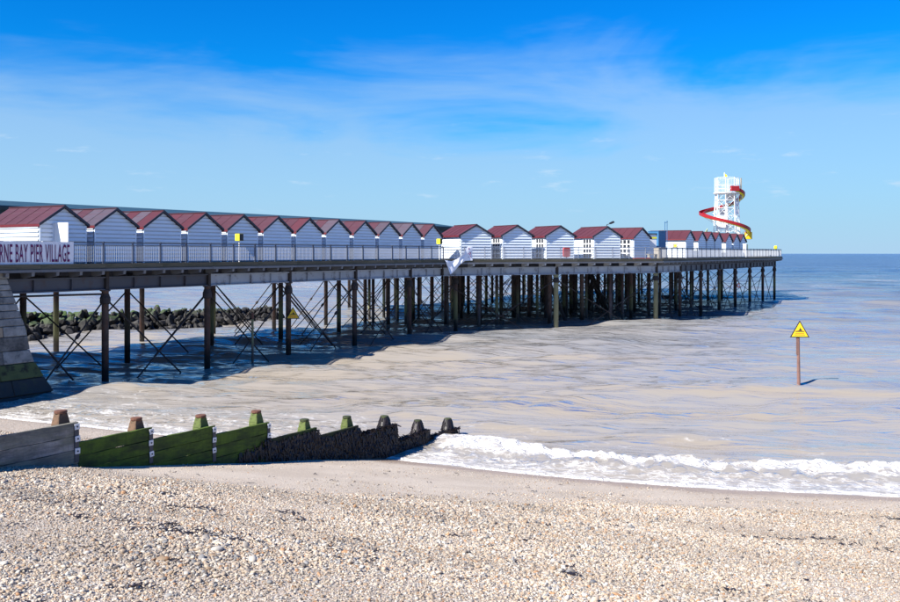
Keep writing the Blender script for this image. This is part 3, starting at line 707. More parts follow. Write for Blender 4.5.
def rod(a, b, r=0.035, turn=None, name='brace'):
    a = Vector(a); b = Vector(b); d = b-a; o = link(name, ROD, PIER, a); o.rotation_mode = 'QUATERNION'
    o.rotation_quaternion = d.to_track_quat('Z', 'Y'); o.scale = (r, r, d.length)
    if turn is not None:
        t_ = link('turnbuckle', TURN, PIER, a+d*turn); t_.rotation_mode = 'QUATERNION'; t_.rotation_quaternion = d.to_track_quat('Z', 'Y')
def pile(u, w, thick=False, collar=False, mesh=None):
    p = link('pile', mesh or (PILE_T if thick else PILE), PIER, (u, w, 0), (0, 0, random.uniform(0, 6)))
    if collar: link('collar', COLLAR, p, (0, 0, 4.02))
    return p
def xbrace(p, q, r=0.035, top=4.1, bot=-1.7, turn=True):
    rod((p[0], p[1], top), (q[0], q[1], bot), r, 0.78 if turn else None); rod((q[0], q[1], top), (p[0], p[1], bot), r, 0.30 if turn else None)
for i, u in enumerate([44.78]+bents):
    for j, w in enumerate(ROWN):
        if i > 0: pile(u, w, collar=(j == 0))
        if i < len(bents):
            un = ([44.78]+bents)[i+1]
            if j < 2 or i > 3: xbrace((46.3 if i == 0 else u, w), (un, w), 0.042)
    if i > 3:
        xbrace((u, 0), (u, 6.6), 0.035, turn=False); xbrace((u, 6.6), (u, 13.3), 0.035, turn=False)
rod((45.9, 0, 4.38), (bents[0], 0, 4.30), 0.05, name='tie_rod')
dg0 = Vector((82.3, 0.0)); dg1 = Vector((101.6, -10.75))
diag = [dg0.lerp(dg1, k/4) for k in range(1, 4)]
pile(diag[1].x, diag[1].y, collar=True, mesh=PILE_G)
for a_, b_ in ((dg0, diag[1]), (diag[1], dg1)): xbrace(a_, b_, 0.035, turn=False)
def inside_head(u, w):
    if not (84 < u < 169): return False
    lo = np.interp(u, [84.5, 101.6, 152, 169], [0, -10.8, -10.8, 0]); hi = np.interp(u, [84.5, 101.6, 152, 169], [13.4, 24.2, 24.2, 13.4])
    return lo-0.2 <= w <= hi+0.2
grid_u = [94.4]+HU+[158.8, 166]
for i, u in enumerate(grid_u):
    for j, w in enumerate(HW):
        if not inside_head(u, w): continue
        pile(u, w, thick=(j == 2 and i in (1, 3, 5)), collar=(j == 0), mesh=PILE_G if (j == 0 and i == 1) else None)
        if i+1 < len(grid_u) and inside_head(grid_u[i+1], w) and (j == 0 or (i+j) % 2 == 0): xbrace((u, w), (grid_u[i+1], w), 0.038, turn=False)
        if j+1 < len(HW) and inside_head(u, HW[j+1]) and i < 9: xbrace((u, w), (u, HW[j+1]), 0.035, turn=False)
for (u, w) in ((88.5, 3.4), (90, 8), (88.5, 12), (97.9, -5.2), (98.5, 0.4), (98, 7.5), (105, -7.2), (105.5, 0), (112.5, -7.2), (109, 6.8), (119.6, -7), (92, 2), (95.8, 4.4), (102.8, 9.5), (110, 1.2)): pile(u, w)
for (u, w) in ((97, -2), (112.3, 0), (119, 3.2)):
    rod((u, w, 4.45), (u+1.4, w-2.6, -2.5), 0.17, name='raking_pile'); rod((u+.6, w, 4.45), (u+3.0, w+1.6, -2.5), 0.17, name='raking_pile')

pm = MB(); pm.lathe([(-3.0, .14), (4.5, .14)], 10); PILE_S = pm.mesh('pile', M_PILE, True)
for u in [88.2+3.58*k for k in range(11)]:
    for w in [-7.2+3.58*k for k in range(7)]:
        lo = float(np.interp(u, [84.5, 101.6, 152], [0, -10.8, -10.8])); rj = random.uniform(-.4, .4)
        if w > lo+1.2 and random.random() < 0.62: pile(u+rj, w+random.uniform(-.4, .4), mesh=PILE_S)
for k in range(16):
    u = 88+2.6*k; w = random.uniform(-2, 9)
    xbrace((u, w), (u+random.uniform(2.5, 5), w+random.uniform(-3.5, 3.5)), 0.03, turn=False)
# deck
deck_poly = [(20, -0.72), (81.7, -0.72), (101.3, -11.45), (153.3, -11.45), (169.8, -0.9), (169.8, 14.2), (153.2, 24.8), (101.3, 24.8), (84.6, 14.2), (20, 14.2)]
dm = MB(); n_ = len(deck_poly)
dm.add([(x, y, 5.56) for x, y in deck_poly]+[(x, y, ZD) for x, y in deck_poly], [tuple(range(n_-1, -1, -1)), tuple(range(n_, 2*n_))]+[(i, (i+1) % n_, (i+1) % n_+n_, i+n_) for i in range(n_)])
link('deck', dm.mesh('deck', M_DECK), PIER)
edges = [(Vector((44.0, -0.72)), Vector((81.7, -0.72)), 'neck'), (Vector((81.7, -0.72)), Vector((101.3, -11.45)), 'mid'), (Vector((101.3, -11.45)), Vector((153.3, -11.45)), 'head'), (Vector((153.3, -11.45)), Vector((169.8, -0.9)), 'end')]
def seg_mesh(name, L, prof_boxes, mats):
    b = MB()
    for (x0, x1, y0, y1, z0, z1, mi) in prof_boxes: b.box(x0, x1, y0, y1, z0, z1, mi)
    return b.mesh(name, mats)
for a_, b_, nm in edges:
    d = b_-a_; L = d.length; rz = math.atan2(d.y, d.x); n = max(1, round(L/3.3)); l = L/n
    e1 = seg_mesh('edge_board', l, [(0.004, l-0.004, -0.055, -0.004, ZD-0.20, ZD+0.03, 0)], M_EDGE)
    e2 = seg_mesh('edge_ledge', l, [(0.0, l, -0.12, 0.25, ZD-0.335, ZD-0.215, 0)], M_LEDGE)
    for k in range(n):
        p = a_+d*(k/n); link('edge_board', e1, PIER, (p.x, p.y, 0), (0, 0, rz)); link('edge_ledge', e2, PIER, (p.x, p.y, 0), (0, 0, rz))
    # joist ends poking out below the edge
    pitch = 1.2 if nm != 'mid' else 1.62
    nb = int(L/pitch); bb = MB()
    bb.hexa([(-.06, -.06, ZD-.50), (.075, -.06, ZD-.50), (.075, .75, ZD-.62), (-.075, .75, ZD-.62), (-.075, -.09, ZD-.337), (.075, -.09, ZD-.337), (.075, .75, ZD-.337), (-.075, .75, ZD-.337)])
    bm_ = bb.mesh('joist_end', M_BRACKET if nm == 'mid' else M_LEDGE)
    for k in range(nb):
        p = a_+d*((k+0.5)/nb); link('joist_end', bm_, PIER, (p.x, p.y, 0), (0, 0, rz))
# girders along the front pile line
def girder(a_, b_, mat):
    d = b_-a_; L = d.length; rz = math.atan2(d.y, d.x); b = MB()
    b.box(0.09, L-0.09, -0.03, 0.03, 4.56, 5.08); b.box(0.09, L-0.09, -0.16, 0.16, 5.085, 5.15); b.box(0.09, L-0.09, -0.16, 0.16, 4.50, 4.555)
    m_ = int(L/1.65)
    for k in range(1, m_): b.box(L*k/m_-.012, L*k/m_+.012, -0.14, -0.033, 4.56, 5.08)
    link('girder', b.mesh('girder', mat), PIER, (a_.x, a_.y, 0), (0, 0, rz))
gp = [Vector((45.6, 0))]+[Vector((u, 0)) for u in bents[:-1]]+[dg0]
for i in range(len(gp)-1): girder(gp[i], gp[i+1], M_GIRDER_D if i < 2 else M_GIRDER_L)
for a_, b_ in ((dg0, diag[1]), (diag[1], dg1)): girder(a_, b_, M_GIRDER_L)
for i in range(len(HU)-1): girder(Vector((HU[i], -10.75)), Vector((HU[i+1], -10.75)), M_GIRDER_D if i > 0 else M_GIRDER_L)
sm = MB(); sm.box(-.085, .085, -.19, .19, 4.505, 5.55); STUB = sm.mesh('pile_head', M_BRACE)
for p in gp[1:]+[diag[1]]+[Vector((u, -10.75)) for u in HU]: link('pile_head', STUB, PIER, (p.x, p.y, 0))
for u in bents:
    b = MB(); b.box(-.12, .12, 0.2, 13.3, 4.62, 5.14); link('cross_beam', b.mesh('cross_beam', M_GIRDER_D), PIER, (u, 0, 0))
for u in grid_u:
    lo = float(np.interp(u, [84.5, 101.6, 152, 169], [0, -10.8, -10.8, 0]))+0.4; hi = float(np.interp(u, [84.5, 101.6, 152, 169], [13.4, 24.2, 24.2, 13.4]))-0.2
    b = MB(); b.box(-.12, .12, lo, hi, 4.62, 5.14); link('cross_beam', b.mesh('cross_beam', M_GIRDER_D), PIER, (u, 0, 0))
for w in (6.6, 13.3):
    b = MB(); b.box(45.7, 84.5, w-.12, w+.12, 4.75, 5.3); link('girder', b.mesh('girder', M_GIRDER_D), PIER)
for w in (-3.6, 3.55, 10.7, 17.8, 24.0):
    b = MB(); b.box(102, 151, w-.12, w+.12, 5.15, 5.5); link('girder', b.mesh('girder', M_GIRDER_D), PIER)

# railings
def rail_panel(l, style):
    b = MB(); dark, bar = 0, 1
    b.box(0.03, l-0.03, -.03, .03, .985, 1.04, dark); b.box(0.03, l-0.03, -.02, .02, .80 if style == 'mid' else .90, .83 if style == 'mid' else .93, dark); b.box(0.03, l-0.03, -.02, .02, .09, .12, dark)
    sp_ = 0.10 if style != 'head' else 0.12; n = int((l-0.1)/sp_)
    for k in range(1, n): x = l*k/n; b.box(x-.009, x+.009, -.009, .009, .121, .80 if style == 'mid' else .899, bar)
    return b.mesh('railing_panel', [M_RAIL if style != 'mid' else M_BAR, M_BAR])
pp = MB(); pp.box(-.035, .035, -.035, .035, 0.0, 1.0); pp.box(-.05, .05, -.05, .05, 1.041, 1.06); pp.box(-.06, .06, -.06, .06, 0, .015); RPOST = pp.mesh('railing_post', M_RAIL)
pp = MB(); pp.box(-.03, .03, -.03, .03, 0.0, 1.0); pp.box(-.04, .04, -.04, .04, 1.041, 1.055); RPOST_L = pp.mesh('railing_post', M_BAR)
for a_, b_, nm in edges:
    d = b_-a_; L = d.length; rz = math.atan2(d.y, d.x); pitch = {'neck': 1.74, 'mid': 1.83, 'head': 1.62, 'end': 1.8}[nm]
    n = round(L/pitch); l = L/n; nv = Vector((-d.y, d.x))/L*0.14; pmsh = rail_panel(l, nm)
    for k in range(n+1):
        p = a_+d*(k/n)+nv
        if nm == 'neck' or k > 0: link('railing_post', RPOST_L if nm == 'mid' and k < n else RPOST, PIER, (p.x, p.y, ZD), (0, 0, rz))
        if k < n: link('railing_panel', pmsh, PIER, (p.x, p.y, ZD), (0, 0, rz))

# ------------------------------------------------------------------ beach huts
def boards(b, x0, x1, z0, z1, y, sgn=-1, half=None, bh=0.2, axis_='x', mi=0):
    """overlapping weatherboards on a plane; half(z) trims a gable"""
    n = int(math.ceil((z1-z0)/bh))
    for k in range(n):
        a = z0+k*bh; c = min(z1, a+bh)
        if half: xa0, xa1, xc0, xc1 = -half(a), half(a), -half(c), half(c)
        else: xa0, xa1, xc0, xc1 = x0, x1, x0, x1
        o = y+sgn*0.065; g = min(c, a+0.065); xg0, xg1 = (-half(g), half(g)) if half else (x0, x1)
        P = [(xa0, y, a), (xa1, y, a), (xg1, y, g), (xg0, y, g), (xg0, o, g), (xg1, o, g), (xc1, y+sgn*0.03, c), (xc0, y+sgn*0.03, c), (xc0, y, c), (xc1, y, c)]
        if axis_ == 'y': P = [(q[1], q[0], q[2]) for q in P]
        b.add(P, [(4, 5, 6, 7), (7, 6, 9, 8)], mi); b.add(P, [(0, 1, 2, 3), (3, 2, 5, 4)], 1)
HC = {}
def hut_meshes(hw, rw, eave, peak, D, key, roofs, bh):
    if key in HC: return HC[key]
    slope = (peak-eave)/rw; wall_top = peak-slope*hw-0.05
    M = {}
    b = MB(); boards(b, 0, 0, 0.02, peak-0.06, 0, -1, lambda z: min(hw, max(0.0, (peak-0.05-z)/slope)), bh); M['front_wall'] = b.mesh('front_wall', [M_WALL, M_GAP_SHADE])
    b = MB(); boards(b, 0, 0, 0.02, peak-0.06, D, 1, lambda z: min(hw, max(0.0, (peak-0.05-z)/slope)), bh); M['back_wall'] = b.mesh('back_wall', [M_WALL, M_GAP_SHADE])
    b = MB(); boards(b, 0.0, D, 0.02, wall_top, -hw, -1, None, bh, 'y'); M['side_wall_l'] = b.mesh('side_wall', [M_WALL, M_GAP_SHADE])
    b = MB(); boards(b, 0.0, D, 0.02, wall_top, hw, 1, None, bh, 'y'); M['side_wall_r'] = b.mesh('side_wall', [M_WALL, M_GAP_SHADE])
    b = MB()
    for sx in (-1, 1):
        for y in (-0.055, D-0.015): b.box(min(sx*hw, sx*(hw-.07)), max(sx*hw, sx*(hw-.07)), y, y+.07, 0.0, wall_top+(-.0 if True else 0))
    M['corner_boards'] = b.mesh('corner_board', M_WALL)
    n = 5; l = (D+0.30)/n
    for side, sx in (('l', -1), ('r', 1)):
        b = MB(); t_ = 0.045
        for y0, y1, dz in ((0.004, l-0.004, 0.0), (0.0, 0.05, 0.018)):
            b.hexa([(0, y0, peak+dz), (0, y1, peak+dz), (sx*rw, y1, eave+dz), (sx*rw, y0, eave+dz), (0, y0, peak+t_+dz), (0, y1, peak+t_+dz), (sx*rw, y1, eave+t_+dz), (sx*rw, y0, eave+t_+dz)])
        for i, r_ in enumerate(roofs): M['roof_'+side+str(i)] = b.mesh('roof_panel', r_)
    b = MB(); b.box(-.06, .06, -0.15, D+0.15, peak+.05, peak+.085); M['ridge_cap'] = b.mesh('ridge_cap', roofs[0])
    for side, sx in (('l', -1), ('r', 1)):
        b = MB(); b.hexa([(0, -.19, peak-.07), (sx*(rw+.015), -.19, eave-.07), (sx*(rw+.015), -.155, eave-.07), (0, -.155, peak-.07), (0, -.19, peak+.075), (sx*(rw+.015), -.19, eave+.065), (sx*(rw+.015), -.155, eave+.065), (0, -.155, peak+.075)])
        M['barge_'+side] = b.mesh('bargeboard', M_TRIM)
        b = MB(); b.box(min(sx*(rw-.02), sx*(rw+.012)), max(sx*(rw-.02), sx*(rw+.012)), -.15, D+.15, eave-.10, eave+.02); M['fascia_'+side] = b.mesh('fascia', M_FASCIA)
    HC[key] = M; return M
def hut(label, group, loc, rz, dims, key, roofs, stripes, bh=0.2, name='beach_hut'):
    hw, rw, eave, peak, D = dims; M = hut_meshes(hw, rw, eave, peak, D, key, roofs, bh)
    t = thing(name, label, 'beach hut', loc, rz, group); n = 5; l = (D+.30)/n
    for k in ('front_wall', 'back_wall'): link(k, M[k], t)
    link('side_wall', M['side_wall_l'], t); link('side_wall', M['side_wall_r'], t); link('corner_board', M['corner_boards'], t)
    for side in 'lr':
        for k in range(n): link('roof_panel', M['roof_'+side+str(stripes[k % len(stripes)])], t, (0, -0.15+k*l, 0))
        link('bargeboard', M['barge_'+side], t); link('fascia', M['fascia_'+side], t)
    link('ridge_cap', M['ridge_cap'], t)
    return t
ORD = ['first', 'second', 'third', 'fourth', 'fifth', 'sixth', 'seventh', 'eighth', 'ninth', 'tenth', 'eleventh', 'twelfth']
ND = (1.32, 1.40, 1.92, 2.84, 4.3); roofsN = (M_ROOF2, M_ROOF3, M_ROOF)
strp = [(0, 0, 0, 0, 0), (1, 1, 0, 1, 0), (2, 1, 2, 1, 0), (2, 0, 2, 0, 2), (0, 0, 0, 0, 0), (0, 0, 2, 0, 0), (2, 0, 0, 0, 0), (1, 0, 1, 0, 1), (0, 0, 1, 0, 0), (1, 0, 0, 1, 0), (1, 1, 0, 0, 1), (0, 1, 0, 0, 0)]
for i in range(12):
    u = 50.97+3.111*i
    extra = {0: ', white door open', 2: ', roof striped', 11: ', last in row'}.get(i, '')
    t = hut('white boarded hut, %s in the long row counted from the text banner%s' % (ORD[i], extra), 'beach huts in the long row on the pier neck', PL(u, 2.5+0.15, ZD), TH, ND, 'neck', roofsN, strp[i], 0.21)
    if i == 0:
        b = MB(); b.box(0, .05, -1.0, -0.02, 0.02, 2.02); dr = link('door', b.mesh('door', M_WHITE), t, (-0.55, -0.05, 0), (0, 0, math.radians(4))); tag(dr, 'plain white door leaf standing open')
        b = MB(); b.box(-.06, 0, -.80, -.74, .95, 1.05); link('handle', b.mesh('handle', M_BOLT), dr)
        b = MB(); b.box(-.62, .18, -.04, -.031, 0.03, 2.0); link('doorway', b.mesh('doorway', M_WALL), t)
# five larger huts along the diagonal edge
DA = math.atan2(0.439, 0.898)
def diag_pt(xpx, back):
    ax0 = Vector((0.56, 72.3)); e = Vector((0.898, 0.439)); nrm = Vector((-0.439, 0.898)); o = ax0+nrm*back; r_ = (xpx-450)/900
    tt = (r_*o.y-o.x)/(e.x-r_*e.y); return o+e*tt
MD = (1.46, 1.68, 1.98, 2.90, 4.0)
def glazed_door(t, hw):
    b = MB(); b.box(-hw-.075, -hw-.034, 0.25, 1.62, 0.05, 1.86); d = link('door', b.mesh('door', M_WHITE), t); tag(d, 'white glazed door of small dark panes')
    pn = MB(); pn.box(-.006, 0, 0, .30, 0, .33); pme = pn.mesh('pane', M_GLASS)
    for r_ in range(4):
        for c_ in range(3): link('pane', pme, d, (-hw-.078, 0.33+c_*0.43, 0.13+r_*0.43))
for i, xp in enumerate((476, 517, 560, 607)):
    p = diag_pt(xp, 2.7)
    t = hut('large white hut with crimson roof, %s from left in the cluster of five' % ORD[i], 'large huts at the bend of the pier', (p.x, p.y, ZD), DA, MD, 'mid', (M_ROOF,), (0,), 0.24)
    if i > 0: glazed_door(t, MD[0])
p = Vector((18.3, 86.0)); MD5 = (1.45, 1.62, 1.95, 2.90, 3.6)
t = hut('large hut with crimson roof and blue-shaded front, nearest the blue container', 'large huts at the bend of the pier', (p.x, p.y, ZD), math.radians(47), MD5, 'mid5', (M_ROOF,), (0,), 0.24); glazed_door(t, MD5[0])
# row on the pier head
HD = (1.45, 1.70, 2.0, 2.92, 4.2)
for i, xp in enumerate((691, 703, 711.7, 719.6, 730, 737.5, 744)):
    P_ = 33.3; Yh = 900*P_/(1000-xp); w = (P_-43.6)*SU; u = (Yh-CU*w)/SU
    t = hut('small far hut with crimson roof, %s of the row leading to the helter skelter' % ORD[i] if i else 'far hut with crimson roof and sunlit white side wall right beside the blue container', 'far huts in front of the helter skelter', PL(u, w+0.15, ZD), TH, HD, 'head', (M_ROOF,), (0,), 0.24)
    if i == 0:
        b = MB(); b.box(-1.515, -1.502, 0.85, 1.35, 1.05, 1.55, 0); b.box(-1.521, -1.5155, .95, 1.2, 1.18, 1.42, 1)
        tag(link('wall_sign', b.mesh('wall_sign', [M_GREYBIN, M_LEMON]), t), 'small dark and yellow notice on the white side wall')

# long low building behind the first row
LB = thing('long_shed', 'long low dark teal shed whose roof edge runs behind the first row of huts', 'shed', PL(68, 9.0, ZD), TH)
b = MB(); b.box(-36, 31.2, 0, 4.2, 0, 2.95); link('wall', b.mesh('wall', M_TEAL), LB)
rm = MB(); rm.hexa([(-36.3, -.4, 2.955), (31.6, -.4, 2.955), (30.4, 2.1, 2.96), (-36.3, 2.1, 2.96), (-36.3, -.4, 3.10), (31.6, -.4, 3.10), (30.4, 2.1, 3.50), (-36.3, 2.1, 3.50)]); rm.hexa([(-36.3, 2.1, 2.96), (30.4, 2.1, 2.96), (31.6, 4.6, 2.955), (-36.3, 4.6, 2.955), (-36.3, 2.1, 3.50), (30.4, 2.1, 3.50), (31.6, 4.6, 3.10), (-36.3, 4.6, 3.10)])
link('roof', rm.mesh('roof', M_TEAL), LB)
b = MB(); b.box(-36.3, 31.5, -.46, -.405, 2.86, 3.03); link('fascia', b.mesh('fascia', M_TEAL_D), LB)

# ------------------------------------------------------------------ text banner on the railing
def text_mesh(name, body, mat, width, height, thick=0.004):
    cu = bpy.data.curves.new(name, 'FONT'); cu.body = body; cu.size = 1.0; cu.extrude = 0.01; cu.space_character = 1.12; cu.offset = 0.006
    to = bpy.data.objects.new(name, cu); C.objects.link(to); bpy.context.view_layer.update()
    dg = bpy.context.evaluated_depsgraph_get(); me = bpy.data.meshes.new_from_object(to.evaluated_get(dg)); bpy.data.objects.remove(to); bpy.data.curves.remove(cu)
    co = np.empty(len(me.vertices)*3); me.vertices.foreach_get('co', co); co = co.reshape(-1, 3)
    mn, mx = co.min(0), co.max(0); q = (co-mn)/(mx-mn)
    out = np.stack([q[:, 0]*width, -q[:, 2]*thick, q[:, 1]*height], -1)      # stands upright, reads along local x
    me.vertices.foreach_set('co', out.astype(np.float32).ravel()); me.materials.clear(); me.materials.append(mat); me.name = name; me.update(); return me
BN = thing('text_banner', 'white cloth banner with purple hand-painted HERNE BAY PIER VILLAGE lettering tied to the railing', 'banner', PL(44.55, -0.66, ZD), TH)
b = MB(); nb = 30; W_ = 4.62; rows = 5
ring = []
for k in range(nb+1):
    for r_ in range(rows+1):
        x = W_*k/nb; z = -0.02+1.06*r_/rows; sag = 0.02*math.sin(k*0.9)*(1-abs(r_/rows-.5))
        ring.append((x, 0.012*math.sin(k*1.3+r_)-0.0, z+(sag if r_ in (0, rows) else 0)))
off = len(ring); back_ = [(x, y+0.006, z) for x, y, z in ring]
fs = []
for k in range(nb):
    for r_ in range(rows):
        a = k*(rows+1)+r_; fs.append((a, a+rows+1, a+rows+2, a+1)); fs.append((a+off, a+1+off, a+rows+2+off, a+rows+1+off))
b.add(ring+back_, fs); sheet = link('cloth', b.mesh('cloth', M_CLOTH, True), BN)
link('lettering', text_mesh('lettering', 'HERNE BAY PIER VILLAGE', M_INK, 3.80, 0.80), sheet, (0.60, -0.024, 0.12))
b = MB()
for x in (0.02, W_*.33, W_*.66, W_-.02): b.tube((x, 0.0, 1.03), (x+.02, 0.11, 1.05), 0.012, n=6)
link('tie', b.mesh('tie', M_WHITE), BN)

# loose cloth draped at the bend
bend = Vector((81.7, -0.72)); ed = (Vector((101.3, -11.45))-bend).normalized(); en = Vector((-ed.y, ed.x))
def bend_pt(sx, out, z): q = bend+ed*(sx*0.68-0.1)-en*out; return PL(q.x, q.y, ZD+z)
DC = thing('draped_cloth', 'loose white banner cloth slumped diagonally from the railing over the deck edge at the bend', 'cloth', bend_pt(0, 0.1, 0))
cb = MB(); NS, NR = 26, 8
topc = [(0.0, .10, -.02), (.9, .14, -.10), (1.7, .14, .08), (2.5, .06, .55), (3.15, .0, 1.06), (3.75, .0, 1.04)]
botc = [(.38, .22, -.62), (.55, .24, -1.12), (1.35, .22, -.80), (2.05, .15, -.30), (2.7, .08, -.08), (3.75, .02, -.05)]
def poly_at(c, t):
    f = t*(len(c)-1); i = min(len(c)-2, int(f)); g = f-i; return [c[i][k]*(1-g)+c[i+1][k]*g for k in range(3)]
pts = []
for k in range(NS+1):
    a_ = poly_at(topc, k/NS); e_ = poly_at(botc, k/NS)
    for r_ in range(NR+1):
        g = r_/NR; q = [a_[m]*(1-g)+e_[m]*g for m in range(3)]
        fold = 0.05*math.sin(k*0.55+g*5)+0.03*math.sin(g*9-k*.3)
        pts.append(bend_pt(q[0], q[1]+0.05+fold*(1 if k < 18 else .3), q[2])-DC.location)
o2 = len(pts); nvv = Vector((-0.439, 0.898, 0))*0.008
fs = []
for k in range(NS):
    for r_ in range(NR):
        a = k*(NR+1)+r_; fs.append((a, a+NR+1, a+NR+2, a+1)); fs.append((a+o2, a+1+o2, a+NR+2+o2, a+NR+1+o2))
cb.add(pts+[p+nvv for p in pts], fs); cl = link('cloth', cb.mesh('cloth', M_CLOTH, True), DC)
mk = MB()
for (sx, z, L_, an) in ((3.2, .80, .34, .9), (3.35, .62, .4, -.6), (3.1, .45, .3, .3), (3.4, .38, .32, 1.2), (3.15, .2, .2, .2), (3.5, .22, .16, 1.5)):
    c0 = bend_pt(sx, .075, z)-DC.location; c1 = bend_pt(sx+L_*math.cos(an)*.5, .075, z+L_*math.sin(an)*.5)-DC.location; mk.tube(c0, c1, 0.03, n=6)
tag(link('painted_mark', mk.mesh('painted_mark', M_INK), cl), 'scrawled purple marks on the end of the cloth')

# ------------------------------------------------------------------ warning signs
def triangle_sign(parent, s=0.86):
    h = s*0.90; R3 = lambda k, y0, y1, m: None
    def tri(k, inset): return [(-s/2+inset*1.73, inset), (s/2-inset*1.73, inset), (0, h-inset*2)]
    b = MB(); b.prism(tri(0, 0.0), -0.012, 0.012); pl = link('sign_board', b.mesh('sign_board', M_BLACK), parent)
    b = MB(); b.prism(tri(0, 0.042), -0.017, -0.0121); link('yellow_face', b.mesh('yellow_face', M_YELLOW), pl)
    b = MB(); b.box(-.20, .20, -.022, -.0172, h*.33, h*.385)
    b.prism([(-.12, h*.40), (-.02, h*.44), (-.05, h*.50), (.0, h*.49), (.02, h*.62), (.05, h*.49), (.12, h*.47), (.06, h*.43), (.13, h*.40)], -.022, -.0172)
    link('hazard_symbol', b.mesh('hazard_symbol', M_BLACK), pl)
    b = MB()
    for r_ in range(2):
        x = -.24+.03*(1-r_)
        while x < .22-.03*(1-r_):
            w_ = random.uniform(.02, .035); b.box(x, x+w_, -.0215, -.0172, h*(.21-.09*r_), h*(.26-.09*r_)); x += w_+.012
    link('red_lettering', b.mesh('red_lettering', M_ORANGE), pl)
    return pl
S1 = thing('warning_sign', 'yellow triangular warning sign on a brown pole standing in the open water', 'sign', (16.3, 42.0, 0), math.radians(-6))
b = MB(); b.lathe([(-1.6, .085), (.35, .078), (1.5, .07), (2.95, .066)], 10); link('pole', b.mesh('pole', M_WOODPOLE, False), S1, (0, 0.09, 0), (0, math.radians(-0.6), 0))
b = MB(); b.box(-.115, -.035, 0.02, 0.10, 1.55, 2.45); link('batten', b.mesh('batten', M_WOODPOLE), S1)
q = triangle_sign(S1, .88); q.location = (0.02, 0, 2.36)
q0 = PL(bents[3], -0.40, 0)
S2 = thing('warning_sign', 'yellow triangular warning sign fixed to a front pile of the pier', 'sign', PL(bents[2], -0.36, 0), math.radians(12))
q = triangle_sign(S2, .82); q.location = (0, -0.02, 2.28); b = MB(); b.box(-.05, .05, .0, .2, 2.4, 2.5); link('bracket', b.mesh('bracket', M_BOLT), S2)
RS = thing('round_sign', 'small round white and orange sign on a pile below the pier head', 'sign', PL(130.2, -11.12, 2.5), TH-math.radians(30))
b = MB(); b.tube((0, -.01, 0), (0, .02, 0), .26, n=24); link('disc', b.mesh('disc', M_ORANGE), RS); b = MB(); b.tube((0, -.02, 0), (0, -.0105, 0), .16, n=24); link('disc_centre', b.mesh('disc_centre', M_WHITE), RS)
b = MB(); b.box(-.06, .06, .021, .25, -.06, .06); link('bracket', b.mesh('bracket', M_BOLT), RS)

TP = thing('marker_post', 'thin dark post with a rusty tip standing in the water under the pier', 'post', (-11.3, 51.5, 0))
b = MB(); b.lathe([(-1.5, .075), (2.5, .065), (2.52, .062)], 10); link('shaft', b.mesh('shaft', M_PILE), TP)
b = MB(); b.lathe([(2.52, .085), (2.78, .075), (2.92, .03)], 8); link('tip', b.mesh('tip', M_RUST), TP)

# yellow and black flag boxes on poles by the railing
def flag_sign(label, loc):
    t = thing('notice_box', label, 'sign', loc, TH, 'yellow and black notice boxes along the railing')
    b = MB(); b.tube((0, 0, 0), (0, 0, 1.62), .03, n=8); link('pole', b.mesh('pole', M_WHITE), t)
    b = MB(); b.box(-.16, .16, -.17, .17, 1.22, 1.62); link('box', bevel(b.mesh('box', M_LEMON), .012), t)
    b = MB(); b.box(-.155, .155, -.178, -.172, 1.225, 1.615); link('black_face', b.mesh('black_face', M_BLACK), t); return t
flag_sign('yellow and black notice box before the fifth hut of the long row', PL(60.1, -0.35, ZD))
flag_sign('yellow and black notice box at the bend above the draped cloth', PL(81.55, -0.32, ZD))

# lifebuoy cases
def lifebuoy_case(label, loc, rz):
    t = thing('lifebuoy_case', label, 'lifebuoy', loc, rz, 'red lifebuoy cases on the railing')
    b = MB(); n = 16; prof = []
    for k in range(n):
        a = 2*math.pi*k/n; ca, sa = math.cos(a), math.sin(a); e = 0.5
        prof.append((0.37*math.copysign(abs(ca)**e, ca), 0.70+0.44*math.copysign(abs(sa)**e, sa)))
    b.prism(prof, 0, .17); link('case', bevel(b.mesh('case', M_REDD), .03), t)
    b = MB(); b.tube((0, .1, 0), (0, .1, .35), .03, n=8); link('stand', b.mesh('stand', M_BAR), t); return t
lifebuoy_case('dull red lifebuoy case peeping over the top of the text banner', PL(45.9, 0.1, ZD-0.04), TH)
pq = diag_pt(567, 0.05); lifebuoy_case('dull red lifebuoy case on the railing in front of the large huts', (pq.x, pq.y, ZD-.1), DA)

# ------------------------------------------------------------------ things on the pier head
def wpt(xpx, Yd): return Vector(((xpx-450)/900*Yd, Yd, ZD))
FL = thing('floodlight', 'black floodlight on a short bracket at the ridge of the fourth large hut', 'lamp', (diag_pt(607, 2.7).x-.02, diag_pt(607, 2.7).y+.1, ZD+2.98), DA)
b = MB(); b.tube((0, 0, 0), (0, -.05, .14), .03, n=8); b.tube((0, -.05, .14), (.38, -.12, .24), .025, n=8); link('bracket', b.mesh('bracket', M_BLACK), FL)
b = MB(); b.hexa([(.30, -.30, .18), (.66, -.34, .33), (.66, -.06, .33), (.30, -.02, .18), (.24, -.26, .30), (.60, -.30, .47), (.60, -.08, .47), (.24, -.04, .30)]); link('lamp_head', b.mesh('lamp_head', M_BLACK), FL)

